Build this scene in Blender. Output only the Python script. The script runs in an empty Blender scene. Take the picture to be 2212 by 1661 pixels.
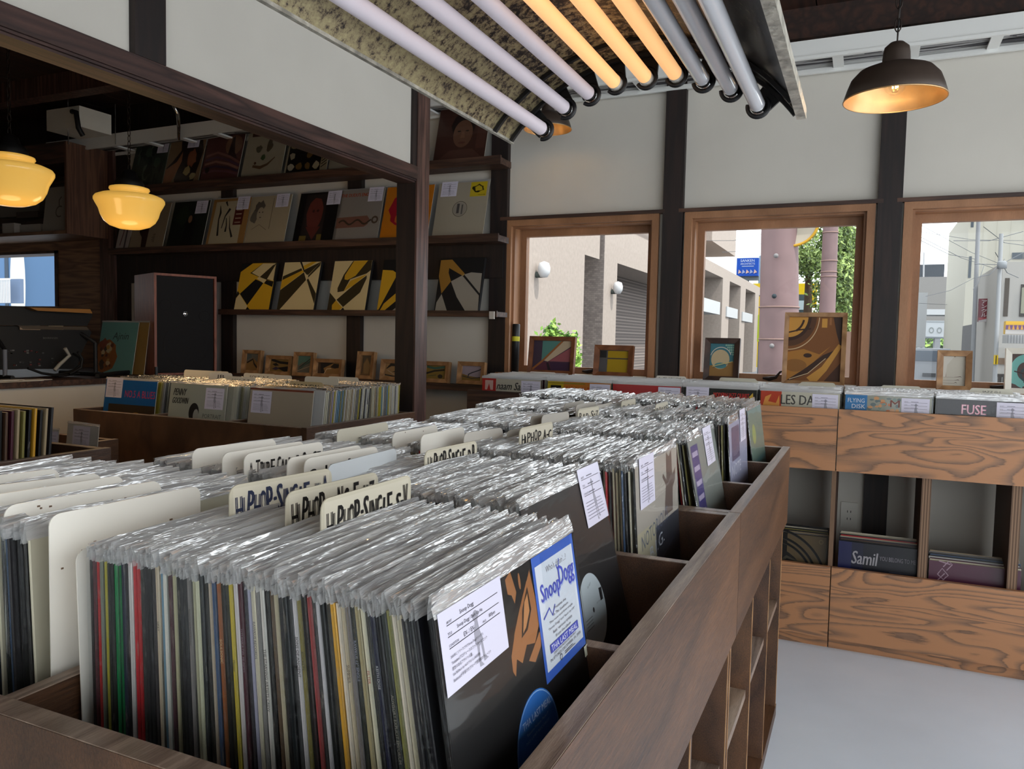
import bpy, math, random
from mathutils import Matrix, Vector
random.seed(7)
S = bpy.context.scene
COL = S.collection
PI = math.pi
H = 1.27                      # camera height; everything is laid out from the eye point and lifted at the end
# ---------------------------------------------------------------- camera
FPX, CX, CY = 1689.42, 1106.0, 830.5
R = ((0.91111744, 0.04378506, -0.40981445), (0.41161275, -0.04606399, 0.91019396), (0.02097521, -0.99797845, -0.0599922))
cam = bpy.data.cameras.new('camera'); co = bpy.data.objects.new('camera', cam); COL.objects.link(co)
cam.sensor_width = 36.0; cam.lens = FPX / 2212 * 36; cam.clip_start = 0.02; cam.clip_end = 500
co.matrix_world = Matrix(((R[0][0], -R[0][1], -R[0][2], 0), (R[1][0], -R[1][1], -R[1][2], 0), (R[2][0], -R[2][1], -R[2][2], 0), (0, 0, 0, 1)))
S.camera = co
# ---------------------------------------------------------------- view, sky, sun
S.view_settings.view_transform = 'Standard'; S.view_settings.look = 'None'
S.view_settings.gamma = 1; S.view_settings.use_curve_mapping = False
S.view_settings.exposure = 0.85
w = bpy.data.worlds.new('sky'); S.world = w; w.use_nodes = True
bg = w.node_tree.nodes['Background']; bg.inputs[0].default_value = (0.90, 0.955, 1.0, 1); bg.inputs[1].default_value = 1.9
sl = bpy.data.lights.new('sun', 'SUN'); sl.energy = 2.9; sl.angle = 0.01; sl.color = (1, 0.95, 0.87)
so = bpy.data.objects.new('sun', sl); COL.objects.link(so)
so.rotation_euler = Vector((0.50, -0.10, 0.90)).to_track_quat('Z', 'Y').to_euler()

def at(px, py, ax, val):
    c = ((px - CX) / FPX, (py - CY) / FPX, 1.0)
    r = [sum(R[i][j] * c[j] for j in range(3)) for i in range(3)]
    k = val / r[ax]
    return Vector((r[0] * k, r[1] * k, r[2] * k))
# ---------------------------------------------------------------- materials
def lin(c):
    return tuple((x / 255 / 12.92 if x / 255 <= 0.04045 else ((x / 255 + 0.055) / 1.055) ** 2.4) for x in c)
def base(name, rough=0.5, metal=0.0, spec=0.5):
    m = bpy.data.materials.new(name); m.use_nodes = True
    n = m.node_tree.nodes; b = n['Principled BSDF']
    b.inputs['Roughness'].default_value = rough; b.inputs['Metallic'].default_value = metal
    b.inputs['Specular IOR Level'].default_value = spec
    return m, n, m.node_tree.links, b
def coords(n, l, scale, rot=(0, 0, 0), kind='Object'):
    t = n.new('ShaderNodeTexCoord'); mp = n.new('ShaderNodeMapping')
    mp.inputs['Scale'].default_value = scale; mp.inputs['Rotation'].default_value = rot
    l.new(t.outputs[kind], mp.inputs[0]); return mp.outputs[0]
def noise(n, l, vec, sc, det=4, rough=0.55, dist=0.0):
    t = n.new('ShaderNodeTexNoise'); t.inputs['Scale'].default_value = sc; t.inputs['Detail'].default_value = det
    t.inputs['Roughness'].default_value = rough; t.inputs['Distortion'].default_value = dist
    l.new(vec, t.inputs['Vector']); return t.outputs['Fac']
def ramp(n, l, fac, stops):
    r = n.new('ShaderNodeValToRGB'); e = r.color_ramp.elements
    while len(e) < len(stops): e.new(0.5)
    for k, (p, c) in enumerate(stops):
        e[k].position = p; e[k].color = (*c, 1)
    l.new(fac, r.inputs[0]); return r.outputs[0]
def mth(n, l, op, a, b=None):
    t = n.new('ShaderNodeMath'); t.operation = op
    for i, v in ((0, a), (1, b)):
        if v is None: continue
        if hasattr(v, 'is_linked'): l.new(v, t.inputs[i])
        else: t.inputs[i].default_value = v
    return t.outputs[0]
def bump(n, l, b, h, st, dist=0.01):
    t = n.new('ShaderNodeBump'); t.inputs['Strength'].default_value = st; t.inputs['Distance'].default_value = dist
    l.new(h, t.inputs['Height']); l.new(t.outputs[0], b.inputs['Normal'])
def plain(name, c, rough=0.5, metal=0.0, nz=0.0, sc=30, bm=0.0, spec=0.5, dark=0.7):
    m, n, l, b = base(name, rough, metal, spec); c = lin(c)
    b.inputs['Base Color'].default_value = (*c, 1)
    if nz or bm:
        f = noise(n, l, coords(n, l, (1, 1, 1)), sc, 6)
        if nz:
            lo = tuple(x * (1 - nz) for x in c)
            l.new(ramp(n, l, f, [(0.35, lo), (0.65, c)]), b.inputs['Base Color'])
        if bm: bump(n, l, b, f, bm)
    return m
def wood(name, c0, c1, stretch=(1, 9, 9), sc=3.0, bands=7.0, rough=0.55, bm=0.12, fine=0.35):
    """figured grain: contours of a stretched noise, plus fine pores"""
    m, n, l, b = base(name, rough); v = coords(n, l, stretch)
    f = noise(n, l, v, sc, 2, 0.4, 0.3)
    s = mth(n, l, 'FRACT', mth(n, l, 'MULTIPLY', f, bands))
    tri = mth(n, l, 'ABSOLUTE', mth(n, l, 'SUBTRACT', s, 0.5))
    v2 = coords(n, l, tuple(q * (3 if q < 1.2 else 7) for q in stretch)); g = mth(n, l, 'ADD', mth(n, l, 'MULTIPLY', noise(n, l, v2, sc * 8, 6, 0.75), 2.3), -0.65)
    k = mth(n, l, 'ADD', mth(n, l, 'MULTIPLY', tri, 2 * (1 - fine)), mth(n, l, 'MULTIPLY', g, fine))
    c0 = lin(c0); c1 = lin(c1)
    l.new(ramp(n, l, k, [(0.12, c0), (0.55, tuple((a + b2) / 2 for a, b2 in zip(c0, c1))), (0.9, c1)]), b.inputs['Base Color'])
    bump(n, l, b, g, bm, 0.004)
    return m
def plywood(name, c0, c1, c2):
    """rotary cut veneer: flame shaped growth lines and a few knots"""
    m, n, l, b = base(name, 0.42); v = coords(n, l, (0.55, 4, 3.0))
    f = noise(n, l, v, 1.9, 2, 0.5, 0.5)
    k = mth(n, l, 'FRACT', mth(n, l, 'MULTIPLY', f, 16.0)); c0, c1, c2 = lin(c0), lin(c1), lin(c2)
    g = noise(n, l, coords(n, l, (1.2, 30, 22)), 12, 6, 0.75)
    k2 = mth(n, l, 'ADD', mth(n, l, 'MULTIPLY', k, 0.85), mth(n, l, 'MULTIPLY', mth(n, l, 'SUBTRACT', g, 0.5), 0.5))
    col = ramp(n, l, k2, [(0.0, c0), (0.10, c2), (0.45, c2), (0.78, c1), (1.0, tuple(q * 0.85 for q in c0))])
    vo = n.new('ShaderNodeTexVoronoi'); vo.inputs['Scale'].default_value = 2.6; l.new(coords(n, l, (0.8, 4, 1.3)), vo.inputs['Vector'])
    kn = ramp(n, l, vo.outputs['Distance'], [(0.018, (0.22, 0.22, 0.22)), (0.040, (0.55, 0.55, 0.55)), (0.075, (1, 1, 1))])
    mx = n.new('ShaderNodeMix'); mx.data_type = 'RGBA'; mx.blend_type = 'MULTIPLY'; mx.inputs[0].default_value = 1.0; l.new(col, mx.inputs[6]); l.new(kn, mx.inputs[7])
    l.new(mx.outputs[2], b.inputs['Base Color']); bump(n, l, b, g, 0.1, 0.004); return m
def emis(name, c, st):
    m, n, l, b = base(name, 0.4); c = lin(c)
    b.inputs['Base Color'].default_value = (*c, 1); b.inputs['Emission Color'].default_value = (*c, 1)
    b.inputs['Emission Strength'].default_value = st
    return m
def ink(name, rough, spec=0.4, bm=0.0, k=1.0):
    m, n, l, b = base(name, rough, 0, spec)
    a = n.new('ShaderNodeAttribute'); a.attribute_name = 'Col'
    o = a.outputs['Color']
    if k != 1.0:
        v = n.new('ShaderNodeVectorMath'); v.operation = 'SCALE'; v.inputs['Scale'].default_value = k; l.new(o, v.inputs[0]); o = v.outputs[0]
    l.new(o, b.inputs['Base Color'])
    if bm: bump(n, l, b, noise(n, l, coords(n, l, (1, 1, 1)), 60, 4), bm, 0.003)
    return m
def worn(name):
    """printed card with rubbed scuffs along the spine"""
    m, n, l, b = base(name, 0.42, 0, 0.35)
    a = n.new('ShaderNodeAttribute'); a.attribute_name = 'Col'
    t = n.new('ShaderNodeTexCoord'); oi = n.new('ShaderNodeObjectInfo')
    mp = n.new('ShaderNodeMapping'); mp.inputs['Scale'].default_value = (1, 1, 0.18)
    l.new(t.outputs['Object'], mp.inputs[0])
    ad = n.new('ShaderNodeVectorMath'); ad.operation = 'ADD'; l.new(mp.outputs[0], ad.inputs[0])
    cb = n.new('ShaderNodeCombineXYZ'); l.new(mth(n, l, 'MULTIPLY', oi.outputs['Random'], 40.0), cb.inputs[0]); l.new(cb.outputs[0], ad.inputs[1])
    f = noise(n, l, ad.outputs[0], 90, 5, 0.75)
    k = ramp(n, l, f, [(0.60, (0, 0, 0)), (0.70, (0.45, 0.45, 0.45))])
    mx = n.new('ShaderNodeMix'); mx.data_type = 'RGBA'; l.new(k, mx.inputs[0])
    l.new(a.outputs['Color'], mx.inputs[6]); mx.inputs[7].default_value = (0.42, 0.36, 0.30, 1)
    l.new(mx.outputs[2], b.inputs['Base Color']); return m
def plaster(name, c):
    m, n, l, b = base(name, 0.85, 0, 0.2); c = lin(c)
    v = coords(n, l, (1, 1, 0.35)); f = noise(n, l, v, 9, 6, 0.6); g = noise(n, l, coords(n, l, (1, 1, 1)), 2.2, 3)
    l.new(ramp(n, l, g, [(0.3, tuple(x * 0.92 for x in c)), (0.7, c)]), b.inputs['Base Color'])
    bump(n, l, b, f, 0.25, 0.006); return m
def film(name, clear, haze, crinkle, rough=0.12, bs=0.9, fk=0.9, st=0.35, ds=0.6, ax=0):
    """clear plastic: mostly see-through, milky haze, crinkled gloss"""
    m = bpy.data.materials.new(name); m.use_nodes = True; n = m.node_tree.nodes; l = m.node_tree.links
    n.clear(); out = n.new('ShaderNodeOutputMaterial')
    tr = n.new('ShaderNodeBsdfTransparent'); tr.inputs[0].default_value = (0.97, 0.98, 0.98, 1)
    df = n.new('ShaderNodeBsdfTranslucent'); df.inputs[0].default_value = (0.88, 0.88, 0.88, 1)
    d2 = n.new('ShaderNodeBsdfDiffuse'); d2.inputs[0].default_value = (0.88, 0.88, 0.88, 1)
    gl = n.new('ShaderNodeBsdfGlossy'); gl.inputs['Roughness'].default_value = rough; gl.inputs[0].default_value = (1, 1, 1, 1)
    t = n.new('ShaderNodeTexCoord'); oi = n.new('ShaderNodeObjectInfo'); mp = n.new('ShaderNodeMapping')
    mp.inputs['Scale'].default_value = (st, 1, 1.3) if ax == 0 else (1, st, 1.3); l.new(t.outputs['Object'], mp.inputs[0])
    cb = n.new('ShaderNodeCombineXYZ'); l.new(mth(n, l, 'MULTIPLY', oi.outputs['Random'], 37.0), cb.inputs[0]); l.new(cb.outputs[0], mp.inputs['Location'])
    f = noise(n, l, mp.outputs[0], crinkle, 3, 0.5, ds)
    bp = n.new('ShaderNodeBump'); bp.inputs['Strength'].default_value = bs; bp.inputs['Distance'].default_value = 0.006
    l.new(f, bp.inputs['Height']); l.new(bp.outputs[0], gl.inputs['Normal'])
    h = n.new('ShaderNodeMixShader'); h.inputs[0].default_value = 0.5; l.new(df.outputs[0], h.inputs[1]); l.new(d2.outputs[0], h.inputs[2])
    m1 = n.new('ShaderNodeMixShader'); m1.inputs[0].default_value = haze; l.new(tr.outputs[0], m1.inputs[1]); l.new(h.outputs[0], m1.inputs[2])
    fr = n.new('ShaderNodeFresnel'); fr.inputs[0].default_value = 1.5; l.new(bp.outputs[0], fr.inputs['Normal'])
    k = mth(n, l, 'ADD', mth(n, l, 'MULTIPLY', fr.outputs[0], fk), 1 - clear)
    m2 = n.new('ShaderNodeMixShader'); l.new(k, m2.inputs[0]); l.new(m1.outputs[0], m2.inputs[1]); l.new(gl.outputs[0], m2.inputs[2])
    l.new(m2.outputs[0], out.inputs[0]); return m

M = {}
M['ink'] = ink('printed paper', 0.55); M['gloss'] = ink('glossy print', 0.28); M['worn'] = worn('worn card')
M['paint'] = ink('painted finish', 0.6); M['out'] = ink('darkened outdoor finish', 0.85, 0.2, k=0.58)  # outdoor colours scaled darker than real, to offset the overbright daylight outside
M['film'] = film('polythene sleeve film', 1.0, 0.010, 14, 0.05, 0.30, 0.38); M['flap'] = film('crinkled sleeve mouth', 0.76, 0.66, 95, 0.08, 0.85, 1.1, 0.12, 0.25); M['flap_bulk'] = film('crinkled sleeve mouth along the island', 0.76, 0.62, 95, 0.08, 0.85, 1.1, 0.10, 0.25, 1); M['seam'] = film('sleeve side seam', 1.0, 0.005, 60, 0.08, 0.5, 0.18)
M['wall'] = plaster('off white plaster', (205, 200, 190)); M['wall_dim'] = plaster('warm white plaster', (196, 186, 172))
M['post'] = wood('old dark stained timber', (19, 12, 11), (42, 27, 23), (9, 9, 0.7), 3, 3, 0.6)
M['beam'] = wood('reddish brown timber', (40, 25, 22), (88, 60, 52), (9, 0.7, 9), 3, 3, 0.55)
M['postbrown'] = wood('reddish brown upright timber', (54, 36, 32), (112, 80, 70), (9, 9, 0.7), 3, 3, 0.5)
M['shelf'] = wood('dark brown shelf', (44, 28, 22), (88, 60, 46), (0.8, 9, 9), 3, 3)
M['ply'] = plywood('brown stained plywood', (108, 80, 60), (130, 96, 72), (172, 121, 82))
M['island'] = wood('dark oiled plywood', (44, 27, 17), (112, 76, 50), (5, 0.4, 2.6), 2.2, 2.5, 0.40, 0.25, 0.66)
M['edge'] = wood('oiled plywood edge', (84, 64, 52), (172, 150, 132), (6, 0.5, 9), 3, 6, 0.3, 0.3, 0.6)  # worn edge, paler than the boards: window sheen is put into the colour
M['casing'] = wood('warm cedar window casing', (132, 92, 62), (172, 124, 88), (3, 9, 0.9), 2, 1.5, 0.5)
M['frame'] = wood('pale oak moulding', (138, 98, 62), (190, 146, 100), (2, 6, 2), 5, 3, 0.5)
M['darkframe'] = wood('walnut moulding', (44, 27, 20), (76, 50, 38), (2, 6, 2), 5, 3, 0.5)
M['redframe'] = wood('orange brown moulding', (104, 58, 30), (140, 86, 50), (2, 6, 2), 5, 3, 0.5)
M['speakerwood'] = wood('red walnut veneer', (112, 56, 34), (144, 78, 50), (6, 6, 1), 3, 5, 0.45)
M['cabwood'] = wood('walnut cabinet side', (70, 44, 32), (112, 76, 54), (9, 9, 0.6), 3, 4, 0.5)
M['wainscot'] = wood('walnut wall boarding', (92, 64, 46), (146, 108, 80), (0.5, 9, 6), 3, 5, 0.5)
M['ceil'] = wood('dark ceiling boards', (30, 17, 12), (66, 38, 26), (9, 0.8, 9), 2, 3, 0.6)
M['floor'] = plain('pale painted concrete', (228, 236, 246), 0.30, 0, 0.10, 1.6, 0.03)
M['white'] = plain('white enamel', (222, 222, 218), 0.4); M['offwhite'] = plain('cream card plastic', (222, 216, 202), 0.42, 0, 0.06, 8)
M['black'] = plain('satin black', (18, 18, 20), 0.45, 0, 0.2, 60); M['rubber'] = plain('black rubber', (12, 12, 13), 0.6)
M['chrome'] = plain('bright metal', (215, 215, 215), 0.16, 1.0); M['iron'] = plain('dark iron', (52, 44, 40), 0.5, 0.8)
M['shade'] = plain('bronze enamel', (72, 60, 52), 0.42, 0.35, 0.15, 20)
M['copper'] = plain('spun copper lining', (206, 168, 120), 0.34, 0.7, 0.15, 14)
M['grille'] = plain('black speaker cloth', (22, 22, 25), 0.9, 0, 0.3, 400)
M['galv'] = plain('crumpled zinc', (206, 200, 186), 0.35, 0.3, 0.5, 45, 0.6)
M['plate'] = plain('white socket plate', (206, 202, 192), 0.4)
M['glass'] = film('window glass', 1.0, 0.0, 1.0, 0.02, 0.0, 0.25)
M['warm'] = emis('warm lit tube', (250, 190, 128), 0.40); M['cool'] = emis('frosted tube', (196, 188, 196), 0.10)
M['filament'] = emis('glowing filament', (255, 200, 110), 30); M['bulbglow'] = emis('warm halo glass', (255, 200, 110), 1.0)
def goldsheet():
    m, n, l, b = base('aged mottled mirror metal', 0.34, 0.25)
    v = coords(n, l, (1, 1, 1)); f = noise(n, l, v, 5, 8, 0.75); g = noise(n, l, v, 75, 6, 0.8)
    xs = n.new('ShaderNodeSeparateXYZ'); t = n.new('ShaderNodeTexCoord'); l.new(t.outputs['Object'], xs.inputs[0])
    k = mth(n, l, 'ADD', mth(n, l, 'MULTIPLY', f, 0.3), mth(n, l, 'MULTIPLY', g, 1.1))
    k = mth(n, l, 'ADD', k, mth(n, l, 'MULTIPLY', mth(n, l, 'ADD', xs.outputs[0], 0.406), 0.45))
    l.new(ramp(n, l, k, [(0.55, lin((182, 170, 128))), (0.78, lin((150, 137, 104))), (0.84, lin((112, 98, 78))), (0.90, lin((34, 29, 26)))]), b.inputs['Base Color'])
    bump(n, l, b, g, 0.15, 0.003); return m
M['gold'] = goldsheet()
def globe():
    m, n, l, b = base('butterscotch glass', 0.16); c = lin((234, 190, 104))
    b.inputs['Base Color'].default_value = (*c, 1); b.inputs['Emission Color'].default_value = (*lin((238, 182, 78)), 1)
    b.inputs['Emission Strength'].default_value = 0.27; return m
M['globe'] = globe()
def brick():
    m, n, l, b = base('textured grey brick', 0.9, 0, 0.1)
    t = n.new('ShaderNodeTexBrick'); t.inputs['Scale'].default_value = 6; t.inputs['Color1'].default_value = (*lin((134, 124, 118)), 1)
    t.inputs['Color2'].default_value = (*lin((112, 103, 99)), 1); t.inputs['Mortar'].default_value = (*lin((96, 89, 86)), 1)
    t.inputs['Mortar Size'].default_value = 0.012; l.new(coords(n, l, (1, 1, 1), (PI / 2, 0, 0)), t.inputs['Vector'])
    l.new(t.outputs[0], b.inputs['Base Color']); return m
M['brick'] = brick()
M['stone'] = plain('speckled tan wall tile', (152, 140, 131), 0.9, 0, 0.14, 14); M['asphalt'] = plain('pale asphalt', (92, 94, 98), 0.9, 0, 0.15, 3)
M['rust'] = plain('dusty brown painted steel', (116, 92, 92), 0.7, 0, 0.25, 2.5)
M['leaf'] = ink('leaf green', 0.6, 0.3, k=0.75)

# ---------------------------------------------------------------- mesh builder
FONT = {}
def glyphs(s):
    if s not in FONT:
        cu = bpy.data.curves.new('t', 'FONT'); cu.body = s; cu.resolution_u = 2
        o = bpy.data.objects.new('t', cu); COL.objects.link(o)
        dg = bpy.context.evaluated_depsgraph_get(); me = bpy.data.meshes.new_from_object(o.evaluated_get(dg))
        v = [(p.co.x, p.co.y) for p in me.vertices]; f = [tuple(p.vertices) for p in me.polygons]
        bpy.data.objects.remove(o); bpy.data.curves.remove(cu); bpy.data.meshes.remove(me)
        if v:
            x0 = min(p[0] for p in v); x1 = max(p[0] for p in v); y0 = min(p[1] for p in v); y1 = max(p[1] for p in v)
            v = [((a - x0), (b - y0)) for a, b in v]; FONT[s] = (v, f, x1 - x0, y1 - y0)
        else: FONT[s] = ([], [], 1, 1)
    return FONT[s]
WHITE = (0.6, 0.6, 0.6)
class MB:
    def __init__(s): s.v = []; s.f = []; s.c = []; s.m = []; s.sm = []
    def add(s, vs, fs, col=WHITE, mi=0, smooth=False):
        k = len(s.v); s.v += [tuple(p) for p in vs]
        for f in fs: s.f.append(tuple(i + k for i in f)); s.c.append(col); s.m.append(mi); s.sm.append(smooth)
        return s
    def box(s, x0, x1, y0, y1, z0, z1, col=WHITE, mi=0):
        return s.add([(x0, y0, z0), (x1, y0, z0), (x1, y1, z0), (x0, y1, z0), (x0, y0, z1), (x1, y0, z1), (x1, y1, z1), (x0, y1, z1)],
                     [(0, 3, 2, 1), (4, 5, 6, 7), (0, 1, 5, 4), (1, 2, 6, 5), (2, 3, 7, 6), (3, 0, 4, 7)], col, mi)
    def tube(s, pts, r, n=10, col=WHITE, mi=0, cap=True):
        pts = [Vector(p) for p in pts]; rs = r if isinstance(r, (list, tuple)) else [r] * len(pts); vs = []; fs = []; pu = None
        for i, p in enumerate(pts):
            d = (pts[min(i + 1, len(pts) - 1)] - pts[max(i - 1, 0)]).normalized()
            if pu is None: pu = d.cross(Vector((0, 0, 1)) if abs(d.z) < 0.9 else Vector((1, 0, 0))).normalized()
            u = (pu - d * pu.dot(d)).normalized(); pu = u; q = d.cross(u)
            for k in range(n): a = 2 * PI * k / n; vs.append(p + (u * math.cos(a) + q * math.sin(a)) * rs[i])
        for i in range(len(pts) - 1):
            for k in range(n): fs.append((i * n + k, i * n + (k + 1) % n, (i + 1) * n + (k + 1) % n, (i + 1) * n + k))
        s.add(vs, fs, col, mi, True)
        if cap:
            m = (len(pts) - 1) * n; s.add(vs[:n], [tuple(range(n - 1, -1, -1))], col, mi); s.add(vs[m:], [tuple(range(n))], col, mi)
        return s
    def lathe(s, prof, c=(0, 0, 0), n=40, col=WHITE, mi=0):
        vs = []; fs = []
        for r, z in prof:
            for k in range(n): a = 2 * PI * k / n; vs.append((c[0] + r * math.cos(a), c[1] + r * math.sin(a), c[2] + z))
        for i in range(len(prof) - 1):
            for k in range(n): fs.append((i * n + k, i * n + (k + 1) % n, (i + 1) * n + (k + 1) % n, (i + 1) * n + k))
        return s.add(vs, fs, col, mi, True)
    def prism(s, poly, axis, a, b, col=WHITE, mi=0):
        """poly: 2-D outline in the two other axes, extruded along axis from a to b"""
        def P(p, t):
            q = [p[0], p[1]]; q.insert(axis, t); return tuple(q)
        n = len(poly); vs = [P(p, a) for p in poly] + [P(p, b) for p in poly]
        return s.add(vs, [tuple(range(n)), tuple(range(2 * n - 1, n - 1, -1))] + [(i, (i + 1) % n, n + (i + 1) % n, n + i) for i in range(n)], col, mi)
    def torus(s, c, ax, r, t, st=1.0, n=12, m=6, col=WHITE, mi=0):
        """oval link standing upright, lying in the plane that contains z and ax"""
        ax = Vector(ax).normalized(); z = Vector((0, 0, 1)); c = Vector(c); pts = []
        for k in range(n + 1):
            a = 2 * PI * k / n; pts.append(c + ax * r * math.cos(a) + z * r * st * math.sin(a))
        return s.tube(pts, t, m, col, mi, False)
    def xf(s, mtx):
        s.v = [tuple(mtx @ Vector(p)) for p in s.v]; return s
    def mesh(s, name, mats):
        me = bpy.data.meshes.new(name); me.from_pydata(s.v, [], s.f)
        for m in mats: me.materials.append(M[m])
        me.polygons.foreach_set('material_index', s.m); me.polygons.foreach_set('use_smooth', s.sm)
        a = me.color_attributes.new('Col', 'FLOAT_COLOR', 'CORNER'); d = []
        for f, c in zip(s.f, s.c): d += [c[0], c[1], c[2], 1.0] * len(f)
        a.data.foreach_set('color', d); me.update(); return me
    def build(s, name, mats, parent=None, loc=None, rot=None):
        if isinstance(mats, str): mats = (mats,)
        return put(s.mesh(name, mats), name, parent, loc, rot)
def put(me, name, parent=None, loc=None, rot=None):
    o = bpy.data.objects.new(name, me); COL.objects.link(o)
    if parent: o.parent = parent
    if loc is not None: o.location = loc
    if rot is not None: o.rotation_euler = rot
    return o
def T(o, label=None, cat=None, group=None, kind=None):
    for k, v in (('label', label), ('category', cat), ('group', group), ('kind', kind)):
        if v: o[k] = v
    return o
def thing(name, label, cat, loc=(0, 0, 0), rot=(0, 0, 0), group=None):
    o = bpy.data.objects.new(name, None); o.empty_display_size = 0.05; COL.objects.link(o); o.location = loc; o.rotation_euler = rot
    return T(o, label, cat, group)
def struct(name, mb, mats, label=None):
    o = mb.build(name, mats); o['kind'] = 'structure'
    if label: o['label'] = label
    return o
def ctr(o):
    """moves an object's origin to the base centre of its own mesh"""
    me = o.data; n = len(me.vertices)
    xs = [v.co.x for v in me.vertices]; ys = [v.co.y for v in me.vertices]; zs = [v.co.z for v in me.vertices]
    c = Vector(((min(xs) + max(xs)) / 2, (min(ys) + max(ys)) / 2, min(zs)))
    me.transform(Matrix.Translation(-c)); o.location = c; return o

class Art:
    """flat print on a vertical rectangle facing -y: u right, v up, both 0..1"""
    def __init__(s, mb, w, h, y=0.0, x0=None, z0=0.0, mi=0, step=0.00003):
        s.mb = mb; s.w = w; s.h = h; s.y = y; s.x0 = -w / 2 if x0 is None else x0; s.z0 = z0; s.mi = mi; s.st = step
    def P(s, u, v): return (s.x0 + u * s.w, s.y, s.z0 + v * s.h)
    def poly(s, pts, c):
        s.y -= s.st; s.mb.add([s.P(*p) for p in pts], [tuple(range(len(pts)))], lin(c), s.mi); return s
    def rect(s, a, b, c, d, col): return s.poly([(a, b), (c, b), (c, d), (a, d)], col)
    def oval(s, u, v, r, rv, c, n=22, a0=0, a1=360):
        return s.poly([(u + r * math.cos(math.radians(a0 + (a1 - a0) * k / n)), v + rv * math.sin(math.radians(a0 + (a1 - a0) * k / n))) for k in range(n + (a1 - a0 < 360))], c)
    def ring(s, u, v, r0, r1, c, n=26, a0=0, a1=360, asp=1.0):
        s.y -= s.st; vs = []
        for k in range(n + 1):
            a = math.radians(a0 + (a1 - a0) * k / n)
            vs += [s.P(u + r0 * math.cos(a), v + r0 * asp * math.sin(a)), s.P(u + r1 * math.cos(a), v + r1 * asp * math.sin(a))]
        s.mb.add(vs, [(2 * k, 2 * k + 1, 2 * k + 3, 2 * k + 2) for k in range(n)], lin(c), s.mi); return s
    def line(s, pts, w, c):
        """stroke of constant (or listed) width in u-units"""
        s.y -= s.st; vs = []; n = len(pts); asp = s.h / s.w
        for i, p in enumerate(pts):
            a = pts[max(i - 1, 0)]; b = pts[min(i + 1, n - 1)]; dx = b[0] - a[0]; dy = (b[1] - a[1]) * asp
            L = math.hypot(dx, dy) or 1; ww = (w[i] if isinstance(w, (list, tuple)) else w) / 2
            nx, ny = -dy / L * ww, dx / L * ww / asp
            vs += [s.P(p[0] + nx, p[1] + ny), s.P(p[0] - nx, p[1] - ny)]
        s.mb.add(vs, [(2 * k, 2 * k + 1, 2 * k + 3, 2 * k + 2) for k in range(n - 1)], lin(c), s.mi); return s
    def text(s, t, u, v, h, c, w=None, shear=0.0, rot=0.0, bold=0.0):
        """lower left corner at u,v; cap height h (v-units); optional full width w (u-units)"""
        vs, fs, gw, gh = glyphs(t)
        if not vs: return s
        ky = h / gh; kx = (w / gw) if w else ky * s.h / s.w; ca, sa = math.cos(rot), math.sin(rot)
        for k in range(2 if bold else 1):
            s.y -= s.st; o = []
            for a, b in vs:
                x = a * kx * s.w + (bold * s.w * k); z = b * ky * s.h; x += z * shear
                o.append((s.x0 + u * s.w + x * ca - z * sa, s.y, s.z0 + v * s.h + x * sa + z * ca))
            s.mb.add(o, fs, lin(c), s.mi)
        return s
# ================================================================ the room shell
WY = 3.95                     # inner face of the window wall
XL, XR, YR = -6.4, 2.35, -2.9
ZC, ZF = 1.52, -H
HOLES = [(-5.96 - 0.55, -5.46, 0.16, 0.57), (-1.79, -1.01, -0.19, 0.61), (-0.81, -0.02, -0.19, 0.61), (0.165, 0.965, -0.19, 0.61), (1.14, 1.95, -0.19, 0.61)]
mb = MB()
xs = [XL - 0.2]
for h in HOLES[1:]:
    mb.box(xs[-1], h[0], WY, WY + 0.13, ZF, ZC); mb.box(h[0], h[1], WY, WY + 0.13, ZF, h[2]); mb.box(h[0], h[1], WY, WY + 0.13, h[3], ZC); xs.append(h[1])
mb2 = MB(); 
mb.v = []; mb.f = []; mb.c = []; mb.m = []; mb.sm = []
prev = XL - 0.2
for a, b, c, d in HOLES:
    if a > prev: mb.box(prev, a, WY, WY + 0.13, ZF, ZC)
    mb.box(max(a, prev), b, WY, WY + 0.13, ZF, c); mb.box(max(a, prev), b, WY, WY + 0.13, d, ZC); prev = b
mb.box(prev, XR + 0.2, WY, WY + 0.13, ZF, ZC)
struct('wall_back', mb, 'wall')
struct('floor', MB().box(XL - 0.2, XR + 1.6, YR - 0.2, WY + 0.13, ZF - 0.15, ZF), 'floor')
mb = MB(); x = XL - 0.2
while x < XR:
    mb.box(x, x + 0.282, YR - 0.4, WY + 0.5, ZC, ZC + 0.03); x += 0.288
mb.box(XL - 0.4, XR + 0.25, YR - 0.4, WY + 0.5, ZC + 0.03, ZC + 0.12)
struct('ceiling', mb, 'ceil')
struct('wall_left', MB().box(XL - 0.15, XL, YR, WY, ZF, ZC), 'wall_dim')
# unseen rear wall: solid at left, right opening sized for its daylight
mb = MB().box(XL, 0.3, YR - 0.15, YR, ZF, ZC).box(0.3, XR, YR - 0.15, YR, 1.4, ZC).box(0.3, XR, YR - 0.15, YR, ZF, ZF + 0.4)
mb.box(1.3, 1.42, YR - 0.15, YR, ZF + 0.4, 1.4)
struct('wall_rear_unseen', mb, 'wall')
# unseen street side on the right: openings between posts made tall for more daylight
mb = MB().box(XR, XR + 0.12, YR, WY, 1.42, ZC).box(XR, XR + 0.12, YR, WY, ZF, ZF + 0.12)
for y in (-2.9, -1.2, 0.5, 2.2, 3.83): mb.box(XR, XR + 0.12, y, y + 0.12, ZF, 1.42)
struct('wall_right_unseen', mb, 'wall')
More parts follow.
